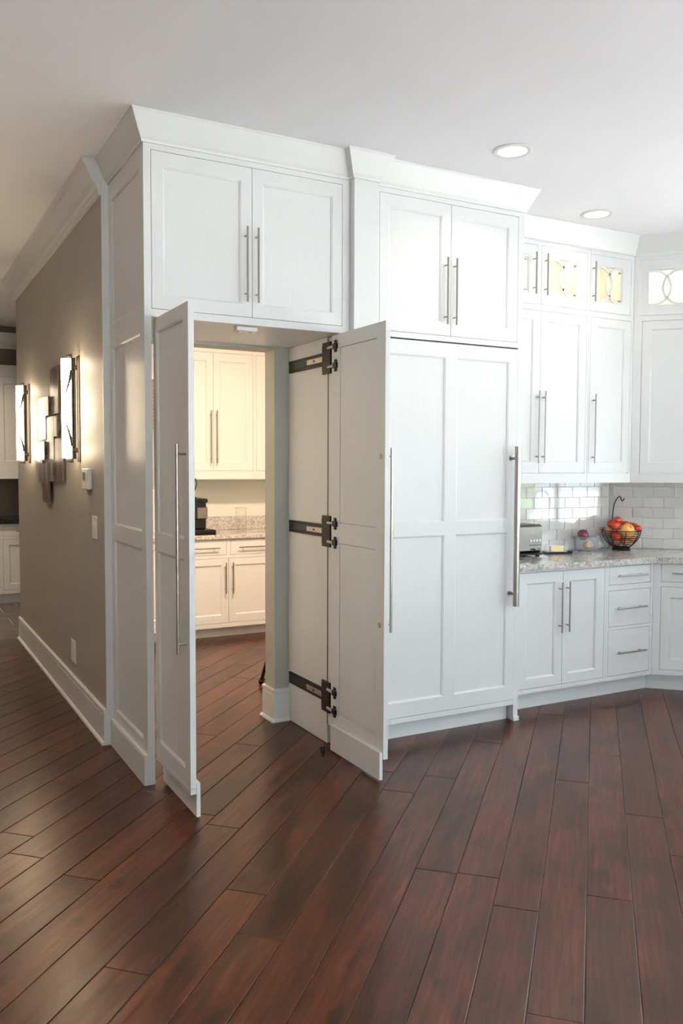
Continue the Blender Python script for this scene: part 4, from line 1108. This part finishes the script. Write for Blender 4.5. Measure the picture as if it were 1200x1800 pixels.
for (s, z) in ((-0.075, 0.15), (-0.070, 0.22), (-0.068, 0.30), (-0.058, 0.36), (-0.040, 0.40), (-0.018, 0.422), (-0.010, 0.418), (-0.004, 0.395), (0.004, 0.384), (0.014, 0.388), (0.020, 0.404)):
    hk.append((d_.x*s+0.07, d_.y*s+0.07+0.0, z))
hk = [(0.105, 0.12, 0.15)] + hk[1:]
MB().tube(hk, 0.0042, 8).build('banana_hook', BLACKM, fb, smooth=True)

def tomato(label, x, y, z, r, tilt):
    t = thing('tomato', label, 'tomato', (BX+x, BY+y, CZ+z), group='tomatoes in the wire basket'); t.rotation_euler = tilt
    MB().lathe([(0, -r*0.80), (r*0.4, -r*0.76), (r*0.8, -r*0.48), (r, 0.0), (r*0.86, r*0.5), (r*0.5, r*0.78), (r*0.2, r*0.80), (0, r*0.72)], 24).build('fruit', TOM, t, smooth=True)
    m = MB()
    c = m.bm.verts.new((0, 0, r*0.80)); pts = []
    for i in range(10):
        q = r*(0.42 if i % 2 == 0 else 0.12)
        pts.append(m.bm.verts.new((q*math.cos(2*PI*i/10), q*math.sin(2*PI*i/10), r*(0.86 if i % 2 == 0 else 0.83))))
    for i in range(10): m.bm.faces.new((c, pts[i], pts[(i+1) % 10]))
    m.cyl((0, 0, r*0.74), (0, 0, r*0.98), r*0.06, 6)
    m.build('calyx', STEM, t)
# camera-facing axes at the basket: right = (rx), towards camera = (tx)
rx = Vector((0.75, -0.66, 0)).normalized(); tx = Vector((-0.66, -0.75, 0)).normalized()
def at(a, b): v = rx*a + tx*b; return v.x, v.y
def T(label, a, b, z, r, tilt): x, y = at(a, b); tomato(label, x, y, z, r, tilt)
T('ripe tomato highest on the left of the basket', -0.0752, -0.0107, 0.2058, 0.036, (0.3, -0.5, 0))
T('ripe tomato in front of the other top tomatoes', -0.0484, 0.0577, 0.1944, 0.036, (0.2, -0.2, 0))
T('ripe tomato topmost by the hook', -0.0226, -0.0563, 0.2291, 0.035, (0.1, 0.2, 0))
T('ripe tomato low behind the basket wires under the front tomato', -0.0454, 0.0768, 0.115, 0.036, (0.6, 0.2, 0))
T('ripe tomato half hidden behind the grapefruit', 0.0366, -0.0306, 0.1985, 0.034, (0.2, 0.1, 0))
T('ripe tomato behind the rightmost one', 0.1023, -0.0213, 0.1821, 0.032, (0.3, 0.3, 0))
T('small ripe tomato farthest right at the rim', 0.1208, 0.0369, 0.1756, 0.027, (0.1, -0.3, 0))
x, y = at(0.0398, 0.062)
g = thing('grapefruit', 'yellow-orange grapefruit at the front of the basket', 'grapefruit', (BX+x, BY+y, CZ+0.1569)); g.rotation_euler = (0.9, -0.35, 0)
MB().sphere((0, 0, 0), 0.0575, 28, 16, (1, 1, 0.93)).build('fruit', GRAPE, g, smooth=True)
MB().lathe([(0, 0.0), (0.005, 0.0), (0.006, 0.003), (0, 0.004)], 8).build('stem_scar', STEM, g, (0, 0, 0.0525))
def spud(label, a, b, z, r, sc, rot):
    x, y = at(a, b)
    m = MB().sphere((0, 0, 0), r, 20, 12, sc); rg = random.Random(int(a*1000)+50)
    for v in m.bm.verts:
        q = v.co.x/r
        v.co.z += 0.003*math.sin(q*2.3+a*40); v.co.y += 0.003*math.cos(q*2.9+b*30)
    o = m.build('sweet_potato', SPUD, None, (BX+x, BY+y, CZ+z), rot, True)
    tag(o, label, 'sweet potato', 'sweet potatoes in the wire basket')
SQ = (0.99, 0.86, 0.84)
spud('brown sweet potato poking out at the left rim', -0.100, 0.030, 0.145, 0.036, SQ, (0.2, 0.3, -0.5))
spud('large sweet potato deep at the front left of the basket', -0.0391, 0.0264, 0.0606, 0.036, SQ, (0, 0, -0.6))
spud('sweet potato deep behind the front wires', 0.0301, 0.0472, 0.0647, 0.034, SQ, (0, 0.2, -0.9))
spud('dark sweet potato at the right side under the grapefruit', 0.0824, 0.0082, 0.0912, 0.034, SQ, (0, -0.4, -0.7))
spud('sweet potato sticking out at the back right', 0.0794, -0.0855, 0.1882, 0.034, SQ, (0, -0.3, -0.8))
spud('sweet potato filling the back of the basket', 0.0047, -0.050, 0.0822, 0.042, SQ, (0, 0.1, -0.3))
spud('sweet potato under the left tomatoes', -0.0647, -0.050, 0.1228, 0.036, SQ, (0, 0.3, 0.4))
